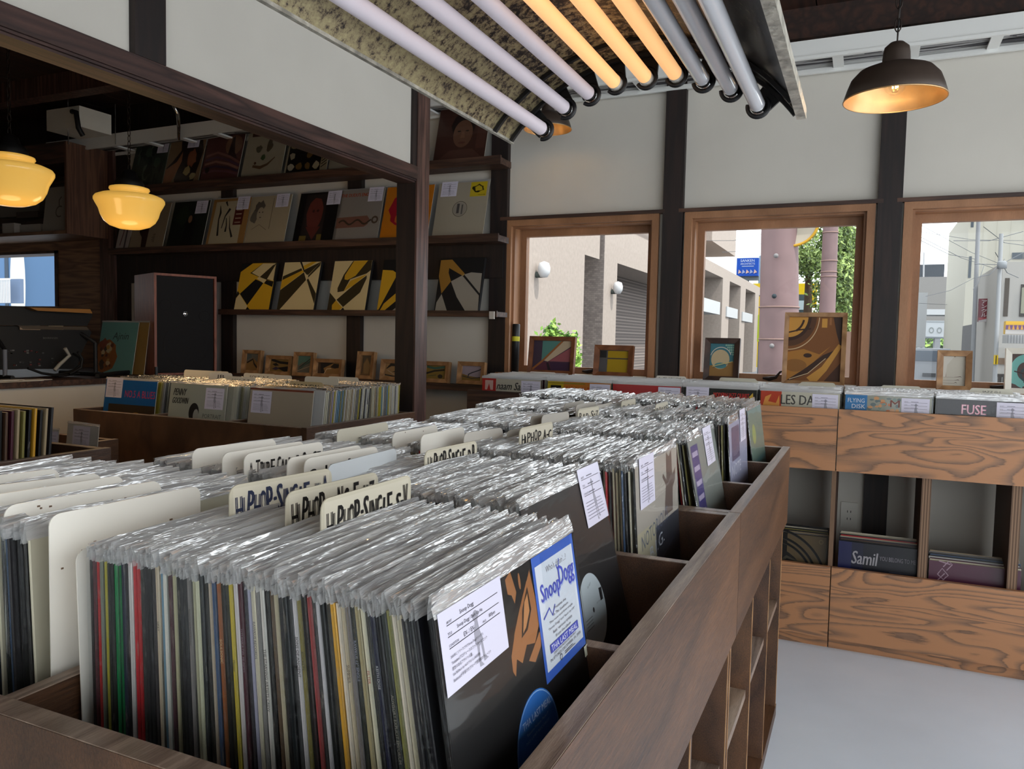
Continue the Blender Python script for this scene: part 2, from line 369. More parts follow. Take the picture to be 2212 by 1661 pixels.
# posts on the window wall
k = 1
for xc in (-4.79, -3.82, -2.82, -1.865, -0.905, 0.072, 1.045):
    struct('trim_%d' % k, MB().box(xc - 0.05, xc + 0.05, WY - 0.035, WY + 0.01, ZF, ZC), 'post'); k += 1
struct('trim_%d' % k, MB().box(-4.74, -1.83, WY - 0.045, WY, 0.325, 0.53), 'post'); k += 1
struct('trim_%d' % k, MB().box(-4.98, -4.84, WY - 0.06, WY, ZF, ZC), 'postbrown'); k += 1
struct('trim_%d' % k, MB().box(-1.80, XR, WY - 0.10, WY, 1.385, ZC), 'ceil'); k += 1
struct('trim_%d' % k, MB().box(-6.4, -1.93, WY - 0.10, WY, 1.30, ZC), 'post'); k += 1
# walnut boarding behind the counter
struct('wall_boarding', MB().box(XL, -4.96, WY - 0.03, WY, ZF, 0.16).box(-5.46, -4.96, WY - 0.03, WY, 0.16, 0.66).box(XL, -5.46, WY - 0.03, WY, 0.57, 0.66), 'wainscot')
# partition between the rooms: post, beam and plaster panel above
struct('trim_%d' % k, MB().box(-1.975, -1.878, 3.065, 3.17, ZF, ZC), 'post'); k += 1
struct('trim_%d' % k, MB().box(-1.8775, -1.868, 3.066, 3.17, ZF, ZC), 'postbrown'); k += 1  # thin brown board: the post's lit side, put in as lighter timber
mb = MB().box(-1.975, -1.865, YR, 3.064, 0.700, 0.756).box(-1.970, -1.872, YR, 3.064, 0.693, 0.700).box(-1.965, -1.880, YR, 3.064, 0.686, 0.693)
struct('trim_%d' % k, mb, 'beam'); k += 1
struct('trim_%d' % k, MB().box(-1.975, -1.862, 1.570, 1.675, 0.756, ZC), 'post'); k += 1
struct('trim_%d' % k, MB().box(-1.955, -1.872, 3.032, 3.064, 0.756, ZC), 'post'); k += 1
struct('wall_partition', MB().box(-1.96, -1.885, YR, 3.035, 0.756, ZC).box(-1.955, -1.89, YR, 0.95, ZF, 0.686), 'wall')  # lower part is unseen, added to keep daylight out of the left room
# dark ceiling joist across the left room
struct('trim_%d' % k, MB().box(XL, -1.98, 3.22, 3.32, 1.40, ZC), 'postbrown'); k += 1
# windows
def window(i, h, wd=True):
    a, b, c, d = h; r = 0.035
    o = T(bpy.data.objects.new('window_%d' % i, None), kind='structure'); COL.objects.link(o); o.location = ((a + b) / 2, WY, c)
    L = (-(a + b) / 2, -WY, -c)
    def P(name, mb, m): mb.xf(Matrix.Translation(L)).build(name, m, o)
    # casing standing proud of the plaster
    P('casing', MB().box(a - r, a, WY - 0.028, WY + 0.04, c - 0.02, d + 0.028).box(b, b + r, WY - 0.028, WY + 0.04, c - 0.02, d + 0.028)
      .box(a, b, WY - 0.028, WY + 0.04, d - 0.004, d + 0.028), 'casing')
    P('head_moulding', MB().box(a - r - 0.03, b + r + 0.03, WY - 0.036, WY + 0.04, d + 0.028, d + 0.046), 'shelf')
    P('jamb', MB().box(a, a + 0.012, WY, WY + 0.16, c, d).box(b - 0.012, b, WY, WY + 0.16, c, d).box(a + 0.012, b - 0.012, WY, WY + 0.16, d - 0.012, d), 'casing')
    P('sill', MB().box(a - 0.06, b + 0.06, WY - 0.075, WY + 0.20, c - 0.024, c - 0.002), 'casing')
    q = 0.045; y0, y1 = WY + 0.085, WY + 0.125
    P('sash', MB().box(a + 0.012, a + q, y0, y1, c, d - 0.012).box(b - q, b - 0.012, y0, y1, c, d - 0.012).box(a + q, b - q, y0, y1, c, c + 0.035).box(a + q, b - q, y0, y1, d - 0.05, d - 0.012), 'casing')
    P('pane', MB().box(a + q, b - q, WY + 0.103, WY + 0.106, c + 0.035, d - 0.05), 'glass')
    if i in (1, 2, 3):
        hx = {1: at(1268, 808, 1, WY + 0.06).x, 2: at(1662, 806, 1, WY + 0.06).x, 3: at(2158, 825, 1, WY + 0.06).x}[i]
        P('latch', MB().tube([(hx - 0.03, y0 - 0.008, c + 0.016), (hx, y0 - 0.018, c + 0.014), (hx + 0.03, y0 - 0.02, c + 0.022), (hx + 0.05, y0 - 0.02, c + 0.05), (hx + 0.075, y0 - 0.02, c + 0.056)], [0.006, 0.011, 0.008, 0.005, 0.004], 8), 'iron')
for i, h in enumerate(HOLES[1:]): window(i + 1, h)
h = HOLES[0]
o = T(bpy.data.objects.new('window_5', None), kind='structure'); COL.objects.link(o); o.location = (h[1], WY, h[2])
MB().box(-0.03, 0.0, -0.04, 0.12, 0, h[3] - h[2]).box(-0.9, 0, -0.04, 0.12, h[3] - h[2] - 0.02, h[3] - h[2]).build('window_frame', 'darkframe', o)
# electrical socket
p = at(1834, 1112, 1, WY)
t = T(MB().box(-0.036, 0.036, -0.008, 0, -0.06, 0.06).box(-0.017, 0.017, -0.0095, -0.008, -0.035, 0.035).build('power_outlet', 'plate', None, (p.x, WY, p.z)), 'white wall socket plate low on the wall beside the dark post', 'socket')
mb = MB()
for dz in (-0.017, 0.017):
    for dx in (-0.007, 0.007): mb.box(dx - 0.0015, dx + 0.0015, -0.0102, -0.0096, dz - 0.005, dz + 0.005)
mb.build('slots', 'black', t)
# ---------------------------------------------------------------- cable tray along the window wall
t = thing('cable_tray', 'white metal cable ladder carrying wires along the wall under the ceiling', 'cable tray', (0, WY - 0.12, 1.254)); t.rotation_euler = (0, -0.0065, 0)
MB().box(-5.3, XR, -0.105, -0.100, 0, 0.076).box(-5.3, XR, -0.109, -0.092, -0.006, 0.008).build('rail', 'white', t)
MB().box(-5.3, XR, 0.095, 0.100, 0, 0.076).box(-5.3, XR, 0.080, 0.096, -0.012, 0.010).build('rail', 'white', t)
x = XR - 0.14 - 0.065
xr0 = at(1810, 145, 1, WY - 0.12).x
for kk in range(-18, 8):
    xx = xr0 + kk * 0.3
    if -5.3 < xx < XR: MB().box(-0.022, 0.022, -0.1, 0.095, 0.002, 0.012).build('rung', 'white', t, (xx, 0, 0))
random.seed(3)
for kk in range(12):
    y = -0.075 + kk * 0.0135; pts = []
    x = -5.3
    while x < XR: pts.append((x, y + random.uniform(-0.015, 0.015), 0.020 + random.uniform(0, 0.012))); x += 0.22
    MB().tube(pts, 0.0045 if kk % 3 else 0.006, 6, lin((60, 58, 60) if kk % 2 else (150, 148, 146))).build('cable', 'paint', t)  # extra dark cables among the real ones stand in for shade between the rails
for x in (-4.6, -3.2, -0.6, 1.0): MB().tube([(x, -0.11, 0), (x, -0.11, ZC - 1.258)], 0.004, 6).build('hanger_rod', 'chrome', t)
# conduit and junction box in the left room
T(ctr(MB().tube([at(318, 197, 1, 3.3), at(350, 205, 1, 3.3), at(372, 222, 1, 3.3), at(384, 245, 1, 3.33), at(386, 275, 1, 3.4), at(386, 300, 1, 3.7)], 0.010, 8).build('conduit', 'chrome')), 'thin grey conduit bending down from the joist to the cable tray', 'conduit')
p = at(170, 262, 1, 3.55)
t = thing('junction_box', 'off-white wall box hanging under the dark ceiling above the cable tray', 'electrical box', (p.x, p.y, p.z - 0.07))
MB().box(-0.17, 0.14, -0.10, 0.13, 0, 0.13).build('box_body', 'offwhite', t)
MB().tube([(0.10, -0.12, 0.09), (0.15, -0.13, 0.08), (0.17, -0.13, -0.02), (0.17, -0.1, -0.06)], 0.016, 8).build('cable', 'rubber', t)
MB().tube([(-0.02, -0.06, -0.09), (-0.02, -0.06, ZC - p.z + 0.07)], 0.004, 6).build('hanger_rod', 'chrome', t)
a = at(40, 92, 1, 2.9); b = at(160, 135, 1, 2.95)
T(ctr(MB().tube([a, b], 0.008, 8).build('conduit', 'offwhite')), 'short pale conduit under the ceiling beside the leftmost globe lamp chain', 'conduit')
# ================================================================ record bins
def bin_unit(name, label, cat, x0, x1, y0, y1, zt, zb, ys, xs, mat, med, under=None, th=0.024, group=None):
    """open topped crate (x0..x1, y0..y1) with boards, cross boards at ys and long boards at xs"""
    o = thing(name, label, cat, ((x0 + x1) / 2, (y0 + y1) / 2, zb if not under else ZF), group=group)
    L = Matrix.Translation((-(x0 + x1) / 2, -(y0 + y1) / 2, -(zb if not under else ZF)))
    def P(n, mb, m): return mb.xf(L).build(n, m, o)
    def board(n, a, b, c, d, zlo, zhi, m=mat):
        P(n, MB().box(a, b, c, d, zlo, zhi - 0.0012, mi=0).box(a + 0.0006, b - 0.0006, c + 0.0006, d - 0.0006, zhi - 0.0012, zhi, mi=1), (m, med))
    board('side_board', x0, x0 + th, y0, y1, zb, zt); board('side_board', x1 - th, x1, y0, y1, zb, zt)
    board('end_board', x0 + th, x1 - th, y0, y0 + th, zb, zt - 0.002); board('end_board', x0 + th, x1 - th, y1 - th, y1, zb, zt - 0.002)
    for y in ys: board('divider', x0 + th, x1 - th, y - 0.009, y + 0.009, zb, zt - 0.004)
    for x in xs: board('divider', x - 0.009, x + 0.009, y0 + th, y1 - th, zb, zt - 0.0045)
    P('bottom_board', MB().box(x0 + th, x1 - th, y0 + th, y1 - th, zb + 0.03, zb + 0.045), mat)
    return o, P, board
ZT, ZB = -0.345, -0.60
IX0, IX1 = -1.20, -0.215
FL = -0.548                    # where the records stand
def island(y0, y1, ys, lab):
    o, P, board = bin_unit('record_bin', lab, 'record bin', IX0, IX1, y0, y1, ZT, ZB, ys, [-0.722], 'island', 'edge', True)
    for yy in [y0 + 0.012] + list(ys) + [y1 - 0.012]:
        P('upright', MB().box(IX0 + 0.01, IX1 - 0.012, yy - 0.011, yy + 0.011, ZF + 0.04, ZB).box(IX1 - 0.012, IX1 - 0.0105, yy - 0.011, yy - 0.006, ZF + 0.04, ZB, mi=1), ('island', 'frame'))
    ya = [y0 + 0.023] + [v + 0.011 for v in ys]; yb = [v - 0.011 for v in ys] + [y1 - 0.023]
    for a, b in zip(ya, yb): P('shelf', MB().box(IX0 + 0.02, IX1 - 0.02, a, b, -0.885, -0.865), 'edge')
    P('base_board', MB().box(IX0 + 0.01, IX1 - 0.01, y0, y1, ZF, ZF + 0.04), 'island')
    return o
island(0.437, 1.618, [0.843, 1.228], 'near record bin of the central island, brown plywood on open shelving')
island(1.622, 2.755, [1.99, 2.372], 'far record bin of the central island, butted against the near one')
# window crates: two butted crates on an open stand
CF = 3.455
for n_, (a, b, xs_, lab) in enumerate(((-1.80, -0.757, [-1.435, -1.09], 'dark-fronted record crate at the left end under the windows'), (-0.753, -0.092, [-0.405], 'plywood record crate under the windows, partly hidden behind the island end'),
                                       (-0.088, 1.66, [0.262, 0.61, 0.96, 1.31], 'right record crate under the windows with figured plywood front'))):
    o = thing('record_crate', lab, 'record crate', ((a + b) / 2, CF + 0.22, ZF))
    L = Matrix.Translation((-(a + b) / 2, -CF - 0.22, -ZF))
    def P(n, mb, m): return mb.xf(L).build(n, m, o)
    P('front_board', MB().box(a, b, CF, CF + 0.022, -0.520, -0.265), 'ply' if n_ else 'shelf')  # front board of the leftmost crate is darker than the others
    P('rear_board', MB().box(a, b, 3.865, 3.885, -0.52, -0.265), 'ply')
    P('bottom_board', MB().box(a, b, CF + 0.022, 3.865, -0.5235, -0.5205), 'ply')
    for x in [a + 0.009] + xs_ + [b - 0.009]: P('divider', MB().box(x - 0.009, x + 0.009, CF + 0.022, 3.865, -0.5205, -0.28), 'ply')
    P('lower_board', MB().box(a, b, CF, CF + 0.022, -1.222, -0.922), 'ply')
    P('plinth', MB().box(a, b, CF + 0.03, CF + 0.05, ZF, -1.222), 'ply')
    P('shelf', MB().box(a, b, CF + 0.022, 3.865, (-1.15, -1.15, -1.19)[n_], (-1.134, -1.134, -1.176)[n_]), 'ply')
    ux = ([-1.79, -1.45, -1.105, -0.79], [-0.74, -0.42, -0.095], [0.245, 0.55, 0.88, 1.24, 1.64])[n_]
    for x in ux:
        w2 = 0.017 if n_ == 2 else 0.009
        mb = MB()
        for q in range(7):
            mb.box(x - w2 + q * w2 * 2 / 7, x - w2 + (q + 1) * w2 * 2 / 7, CF + 0.024, CF + 0.028, -1.205, -0.52, lin((132, 104, 80) if q % 2 else (92, 68, 50)))
        mb.box(x - w2, x + w2, CF + 0.028, 3.86, -1.205, -0.52, lin((70, 46, 32)))
        P('upright', mb, 'paint')
P = None
# middle crate on its stand (left room), and the small crate nearer the counter
def crate2(x0, x1, y0, y1, zt, lab, ys=(), xs=(), mat='island'):
    o, P, board = bin_unit('record_bin', lab, 'record bin', x0, x1, y0, y1, zt, zt - 0.25, ys, xs, mat, 'edge', True)
    P('stand_board', MB().box(x0 - 0.01, x1 + 0.01, y0 - 0.01, y1 + 0.01, zt - 0.275, zt - 0.25), mat)
    for x in (x0 + 0.02, x1 - 0.02): P('upright', MB().box(x - 0.012, x + 0.012, y0 + 0.02, y1 - 0.02, ZF, zt - 0.275), mat)
    P('shelf', MB().box(x0 + 0.032, x1 - 0.032, y0 + 0.02, y1 - 0.02, -1.05, -1.03), mat)
    return o
crate2(-3.12, -1.86, 2.30, 3.06, -0.348, 'dark wooden record bin beyond the island, left of the brown post', xs=(-2.70, -2.28))
crate2(-3.0, -2.01, 1.12, 1.60, -0.348, 'small brown wooden record crate at the far left with old records standing in it')
crate2(-3.3, -2.72, 1.75, 2.2, -0.44, 'low record crate half hidden behind the small brown crate')

# ================================================================ records
LP = 0.315
def sleeve_mesh(name, seed, top=0.020, nx=12, t=0.0050, amp=1.0):
    r = random.Random(seed); mb = MB(); a = LP / 2 + 0.0035
    zs = [0.0, 0.14, LP + 0.0005, LP + top * 0.45, LP + top * 0.8, LP + top]
    ph = [r.uniform(0, 6) for _ in range(8)]
    def wav(x, z, s):
        k = max(0, min(1, (z - LP + 0.03) / (0.03 + top))) * amp
        return k * (0.0005 * math.sin(x * 46 + ph[0]) + 0.0003 * math.sin(x * 97 + ph[1] + s) + r.uniform(-0.00035, 0.00035) * (7 if abs(x) > 0.14 and z > LP else 1))
    topz = [r.uniform(-0.0006, 0.0006) + 0.0016 * math.sin(i * 0.5 + ph[2]) for i in range(nx + 1)]
    for s in (-1, 1):
        vs = []
        for j, z in enumerate(zs):
            for i in range(nx + 1):
                x = -a + 2 * a * i / nx; tt = t / 2 * (1 if z < LP else (1 - 0.8 * (z - LP) / top))
                vs.append((x, s * tt + wav(x, z, s), z - 0.0008 + (topz[i] if j == len(zs) - 1 else 0)))
        n = nx + 1
        mb.add(vs, [(j * n + i, j * n + i + 1, (j + 1) * n + i + 1, (j + 1) * n + i) for j in range(2) for i in range(nx)], mi=0, smooth=True)
        mb.add(vs, [(j * n + i, j * n + i + 1, (j + 1) * n + i + 1, (j + 1) * n + i) for j in range(2, len(zs) - 1) for i in range(nx)], mi=1, smooth=False)
    for x in (-a, a):   # gathered side seams
        vs = []; m = 9
        for i in range(m + 1):
            z = (LP + top * 0.9) * i / m; o = r.uniform(-0.0010, 0.0010)
            vs += [(x, -t / 2 * 0.9, z), (x + (0.002 if x > 0 else -0.002), o, z), (x, t / 2 * 0.9, z)]
        mb.add(vs, [(3 * i, 3 * i + 1, 3 * i + 4, 3 * i + 3) for i in range(m)] + [(3 * i + 1, 3 * i + 2, 3 * i + 5, 3 * i + 4) for i in range(m)], mi=2)
    return mb.mesh(name, ('film', 'flap', 'seam'))
SLV = [sleeve_mesh('plastic_sleeve', 100 + i, 0.014 + 0.002 * (i % 5)) for i in range(10)]
SLVTHIN = [sleeve_mesh('plastic_sleeve', 300 + i, 0.010, 8, 0.0052, 0.6) for i in range(3)]
def jacket(spine, cover=None, t=0.0034, seed=0, text=None, tc=(200, 200, 195), art=None, mats=('worn', 'gloss')):
    """card jacket: local x = width, front cover faces -y, spine on the -x end"""
    r = random.Random(seed); mb = MB(); a = LP / 2; cover = cover or spine
    c = lin(spine); cc = lin(cover); h = t / 2; e = 0.0009
    mb.add([(-a, -h + e, 0), (-a, h - e, 0), (-a, h - e, LP), (-a, -h + e, LP)], [(0, 3, 2, 1)], c)
    mb.add([(-a, -h + e, 0), (-a + e, -h, 0), (-a + e, -h, LP), (-a, -h + e, LP)], [(0, 1, 2, 3)], c)
    mb.add([(-a, h - e, 0), (-a + e, h, 0), (-a + e, h, LP), (-a, h - e, LP)], [(0, 3, 2, 1)], c)
    mb.add([(-a + e, -h, 0), (a, -h, 0), (a, -h, LP), (-a + e, -h, LP)], [(0, 1, 2, 3)], cc, 1)
    mb.add([(-a + e, h, 0), (a, h, 0), (a, h, LP), (-a + e, h, LP)], [(0, 3, 2, 1)], cc, 1)
    mb.add([(a, -h, 0), (a, h, 0), (a, h, LP), (a, -h, LP)], [(0, 1, 2, 3)], lin((190, 182, 165)))
    top = lin((176, 160, 136)) if r.random() < 0.6 else c
    mb.add([(-a + e, -h, LP), (a, -h, LP), (a, h, LP), (-a + e, h, LP)], [(0, 1, 2, 3)], top)
    mb.add([(-a + e, -h, 0), (a, -h, 0), (a, h, 0), (-a + e, h, 0)], [(0, 3, 2, 1)], c)
    if text:   # title printed down the spine
        vs, fs, gw, gh = glyphs(text); k = (t * 0.58) / gh; z0 = LP - 0.02 - r.uniform(0, 0.05)
        mb.add([(-a - 0.0003, h * 0.58 - y * k, z0 - x * k) for x, y in vs], fs, lin(tc), 1)
    if art: art(Art(mb, LP, LP, -h, mi=1))
    return mb.mesh('jacket', mats)
def tag_mesh(lines=None, w=0.10, h=0.088, dense=True):
    """white shop slip with ruled lines, a grey standing figure and small print"""
    mb = MB(); a = Art(mb, w, h, -0.0003); mb.box(-w / 2, w / 2, -0.0003, 0, 0, h, lin((206, 202, 218)))
    g = (150, 148, 160)
    a.oval(0.52, 0.70, 0.045, 0.075, g, 14); a.poly([(0.50, 0.64), (0.545, 0.64), (0.56, 0.5), (0.60, 0.36), (0.53, 0.30), (0.47, 0.36), (0.47, 0.5)], g)
    a.poly([(0.49, 0.34), (0.53, 0.34), (0.52, 0.12), (0.57, 0.04), (0.50, 0.05)], g); a.poly([(0.55, 0.34), (0.585, 0.34), (0.60, 0.14), (0.65, 0.09), (0.575, 0.08)], g)
    for v in (0.80, 0.66, 0.52): a.rect(0.10, v, 0.92, v + 0.010, (46, 44, 56))
    r = random.Random(5)
    if lines:
        for k, (tx, u, v, hh) in enumerate(lines): a.text(tx, u, v, hh, (38, 36, 48))
    else:
        for v, tx in ((0.825, 'ARTIST'), (0.685, 'TITLE'), (0.545, 'CONDITION')): a.text(tx, 0.10, v, 0.035, (70, 68, 82)); a.rect(0.34, v + 0.012, 0.60, v + 0.030, (96, 94, 108))
        for k in range(6): a.rect(0.10, 0.40 - k * 0.055, 0.62 + 0.28 * r.random(), 0.412 - k * 0.055, (140, 138, 152))
    return mb.mesh('price_slip', ('gloss',))
TAG = tag_mesh()
def record(loc, lean, rz, jm, sm, label, group=None, tagpos=None, tagm=None, sub=True, cat='record'):
    o = thing('record', label, cat, loc, (-lean, 0, rz), group)
    put(jm, 'jacket', o)
    if sm: put(sm, 'plastic_sleeve', o)
    if tagpos: put(tagm or TAG, 'price_slip', o, (tagpos[0], -0.0032, tagpos[1]))
    return o
PAL = {'black': (22, 21, 23), 'charcoal': (44, 42, 44), 'cream': (188, 176, 148), 'white': (204, 200, 196), 'grey': (120, 116, 112), 'brown': (86, 62, 46),
       'red': (188, 26, 32), 'green': (10, 122, 62), 'yellow': (184, 166, 50), 'blue': (62, 84, 116), 'orange': (146, 84, 40), 'maroon': (74, 30, 44),
       'olive': (128, 120, 64), 'navy': (30, 34, 58), 'tan': (164, 144, 112), 'rose': (160, 66, 66), 'lilac': (168, 160, 186), 'gold': (206, 152, 44), 'sky': (104, 140, 164), 'ivory': (212, 204, 180)}
ORD = ['', 'first', 'second', 'third', 'fourth', 'fifth', 'sixth', 'seventh', 'eighth', 'ninth', 'tenth', 'eleventh', 'twelfth', 'thirteenth', 'fourteenth', 'fifteenth',
       'sixteenth', 'seventeenth', 'eighteenth', 'nineteenth', 'twentieth']
def ordn(n):
    if n <= 20: return ORD[n]
    t = ['', '', 'twenty', 'thirty', 'forty', 'fifty', 'sixty', 'seventy'][n // 10]
    return (t + '-' + ORD[n % 10]) if n % 10 else t[:-1] + 'ieth'
# --- the nearest stack: spines as the photo shows them, left to right
ROW = ('black,maroon,red,grey,yellow,black,black,green,green,navy,black,white,red,red,charcoal,black,black,charcoal,cream,sky,white,maroon,cream,black,black,black,grey,cream,ivory,charcoal,black,'
       'cream,blue,orange,black,black,yellow,white,maroon,charcoal,lilac,ivory,grey,white,black,brown,cream,black,black,charcoal,white,olive,black,rose,black,white,black,charcoal,gold,ivory,cream,grey,'
       'black,tan,ivory,black,navy,black,charcoal,olive,ivory,cream,charcoal,black,black').split(',')
SPT = {36: ('Master', (40, 40, 30)), 26: ('Raekwon the Family Forever', (60, 56, 52)), 41: ('RAWKUS RECORDS', (70, 66, 90)), 43: ('THE STARVING ARTISTS CREW', (60, 54, 54)), 33: ('SOULSONIC', (224, 190, 140)),
       18: ('HEAT', (70, 66, 56)), 51: ('ROCKETS', (40, 38, 20)), 50: ('SONS OF ANCIENT', (70, 60, 60)), 62: ('RAWKUS 12" SINGLE', (150, 150, 170)), 64: ('FILTER', (170, 60, 40)), 60: ('SUMMER', (50, 46, 50)),
       66: ('KEITH DOSE', (190, 190, 190)), 68: ('ADVISORY EXPLICIT EMPORIUM', (150, 142, 130)), 38: ('YOTANKA DEL MUNDO', (150, 130, 140))}
def lerp(a, b, t): return a + (b - a) * t
YJ = 0.525 + LP / 2
N1 = len(ROW)
random.seed(11)
for i, cn in enumerate(ROW):
    t = i / N1
    zt = -0.225 + random.uniform(-0.0035, 0.0035); xt = lerp(-0.690, -0.312, t) ; lean = math.radians(lerp(1.2, 10.0, t ** 1.5))
    c = tuple(max(5, min(255, q + random.randint(-4, 4))) for q in PAL[cn])
    def art1(a, cn=cn, i=i):
        if cn == 'black' and i > 50: a.rect(0.02, 0.3, 0.98, 0.9, (30, 30, 32))
    tx = SPT.get(i)
    jm = jacket(c, tuple(int(q * 0.85) for q in c), 0.0042 + 0.0008 * random.random(), i, tx[0] if tx else None, tx[1] if tx else (0, 0, 0))
    z0 = zt - LP * math.cos(lean); x0 = xt + LP * math.sin(lean)
    # a red flag shape and torn edges where the photo shows them
    lab = '%s-spined sleeved record, %s from the left in the nearest stack' % (cn, ordn(i + 1))
    record((x0, YJ + random.uniform(-0.0012, 0.0012), z0), lean, PI / 2, jm, SLV[(i * 7) % 10], lab, 'sleeved records in the nearest bin')
# --- covers that face the aisle
def a_front(a):
    a.rect(0, 0, 1, 1, (20, 19, 20))
    G = (150, 98, 58); r = random.Random(4)
    a.poly([(0.41, 0.985), (0.45, 1.0), (0.475, 0.93), (0.455, 0.90), (0.44, 0.93), (0.415, 0.94)], G)
    a.oval(0.505, 0.955, 0.008, 0.026, G, 10)
    out = []
    for k in range(13):
        t = k / 12; out.append((0.395 + 0.20 * t + (0.012 if k % 2 else -0.008), 0.765 + 0.20 * t ** 0.8 + (0.02 if k % 2 else 0)))
    a.poly(out + [(0.62, 0.80), (0.56, 0.745), (0.50, 0.76), (0.455, 0.72), (0.42, 0.745), (0.40, 0.70), (0.385, 0.72)], G)
    a.poly([(0.47, 0.79), (0.50, 0.87), (0.555, 0.925), (0.565, 0.85), (0.52, 0.80)], (34, 26, 22))
    a.poly([(0.485, 0.80), (0.52, 0.885), (0.55, 0.905), (0.55, 0.85), (0.51, 0.81)], (176, 122, 76))
    a.poly([(0.50, 0.71), (0.62, 0.775), (0.60, 0.72), (0.545, 0.69)], G)
    a.oval(0.50, 0.45, 0.165, 0.165, (44, 104, 176), 40); a.ring(0.50, 0.45, 0.158, 0.161, (150, 184, 220), 40)
    a.text('THA LAST MEAL', 0.40, 0.535, 0.022, (196, 208, 226), 0.22, rot=0.0); a.text("'Executive Producer Master P'", 0.42, 0.51, 0.009, (170, 190, 216), 0.17)
    a.text('NO LIMIT RECORDS', 0.41, 0.49, 0.008, (160, 180, 210), 0.18)
    for k in range(6): a.rect(0.50, 0.44 - k * 0.017, 0.62, 0.444 - k * 0.017, (150, 172, 204))
    a.ring(0.44, 0.40, 0.014, 0.020, (190, 204, 222), 16); a.oval(0.5, 0.45, 0.012, 0.012, (12, 12, 12), 12)
    # sheet stuck on the right hand side
    B = (62, 70, 160); L0 = (190, 194, 202)
    a.rect(0.605, 0.595, 0.985, 0.998, (52, 88, 168)); a.rect(0.625, 0.625, 0.968, 0.965, L0)
    a.text("Who's dissin'...?", 0.71, 0.925, 0.022, (70, 60, 64), 0.19)
    for d, c in ((0.006, (150, 164, 196)), (0.0, B)):
        a.text('Snoop', 0.645 + d, 0.825 - d, 0.075, c, 0.17, bold=0.004); a.text('Dogg', 0.81 + d, 0.835 - d, 0.085, c, 0.145, bold=0.004)
        a.line([(0.645, 0.79), (0.70, 0.812), (0.72, 0.782), (0.75, 0.81)], 0.006, c); a.line([(0.80, 0.93), (0.815, 0.90), (0.83, 0.945)], 0.006, c)
    D = (74, 66, 72)
    for k, (tx, ww) in enumerate((('Presents the', 0.11), ('In Tha Southern', 0.14), ('The new and first single', 0.22), ('"Snoop Dogg" and "Back Up Off"', 0.25), ('feat. various artists', 0.18), ('From the album', 0.14))):
        a.text(tx, 0.795 - ww / 2, 0.795 - k * 0.0175, 0.0095, D, ww)
    a.rect(0.665, 0.672, 0.93, 0.700, B); a.text('THA LAST MEAL', 0.675, 0.6765, 0.019, (206, 208, 214), 0.245)
    a.text('EXECUTIVE PRODUCER MASTER P', 0.69, 0.662, 0.007, D, 0.21); a.text('IN STORES DECEMBER 19, 2000', 0.655, 0.646, 0.0105, D, 0.29)
    a.ring(0.745, 0.634, 0.008, 0.011, (50, 50, 60), 16); a.rect(0.78, 0.638, 0.86, 0.640, D); a.rect(0.78, 0.632, 0.88, 0.634, D)
    a.rect(0.955, 0.555, 0.99, 0.592, (190, 190, 170))
def a_label(a):
    a.rect(0, 0, 1, 1, (26, 25, 27)); a.oval(0.55, 0.43, 0.165, 0.165, (186, 194, 198), 40); a.oval(0.55, 0.43, 0.012, 0.012, (12, 12, 12), 12)
    a.text('DJ SET', 0.53, 0.53, 0.012, (60, 60, 60), 0.05, rot=0.2); a.text('JUST TO SHOW', 0.60, 0.44, 0.008, (60, 60, 60), 0.09)
    a.poly([(0.66, 0.50), (0.70, 0.495), (0.695, 0.44), (0.66, 0.44)], (34, 32, 36))
    for k in range(4): a.rect(0.43, 0.41 - k * 0.014, 0.52, 0.413 - k * 0.014, (90, 90, 90))
def a_notor(a):
    a.rect(0, 0, 1, 1, (160, 152, 142)); a.rect(0, 0, 0.42, 0.64, (170, 162, 138)); a.rect(0.40, 0, 1, 0.60, (48, 52, 62))
    a.poly([(0.62, 0.62), (0.68, 0.80), (0.60, 0.86), (0.62, 0.88), (0.70, 0.83), (0.71, 1.0), (0.78, 0.965), (0.85, 1.0), (0.86, 0.84), (0.95, 0.88), (0.93, 0.80), (0.86, 0.76), (0.84, 0.62)], (96, 80, 74))
    a.text('NOTORIOUS', 0.09, 0.53, 0.085, (90, 96, 112), 0.62, rot=0.10, shear=0.0); a.text('B.I.G.', 0.26, 0.44, 0.075, (176, 180, 190), 0.34, rot=0.12)
    a.text('feat. Various Artists', 0.42, 0.36, 0.020, (90, 96, 120), 0.42, rot=0.2)
def a_band(a):
    a.rect(0, 0, 1, 1, (126, 130, 124)); a.rect(0.06, 0.34, 0.30, 0.96, (70, 62, 116))
    for v in (0.88, 0.78, 0.68, 0.58, 0.48): a.rect(0.09, v, 0.27, v + 0.035, (166, 154, 180))
def a_purple(a):
    a.rect(0, 0, 1, 1, (150, 150, 172)); a.rect(0.12, 0.68, 0.55, 0.96, (96, 84, 110)); a.text('NOTE', 0.10, 0.55, 0.10, (206, 204, 214), 0.5); a.rect(0, 0, 1, 0.42, (78, 90, 116))
def a_teal(a): a.rect(0, 0, 1, 1, (104, 124, 112)); a.rect(0, 0, 1, 0.5, (92, 132, 132)); a.oval(0.3, 0.75, 0.12, 0.1, (150, 160, 96), 12)
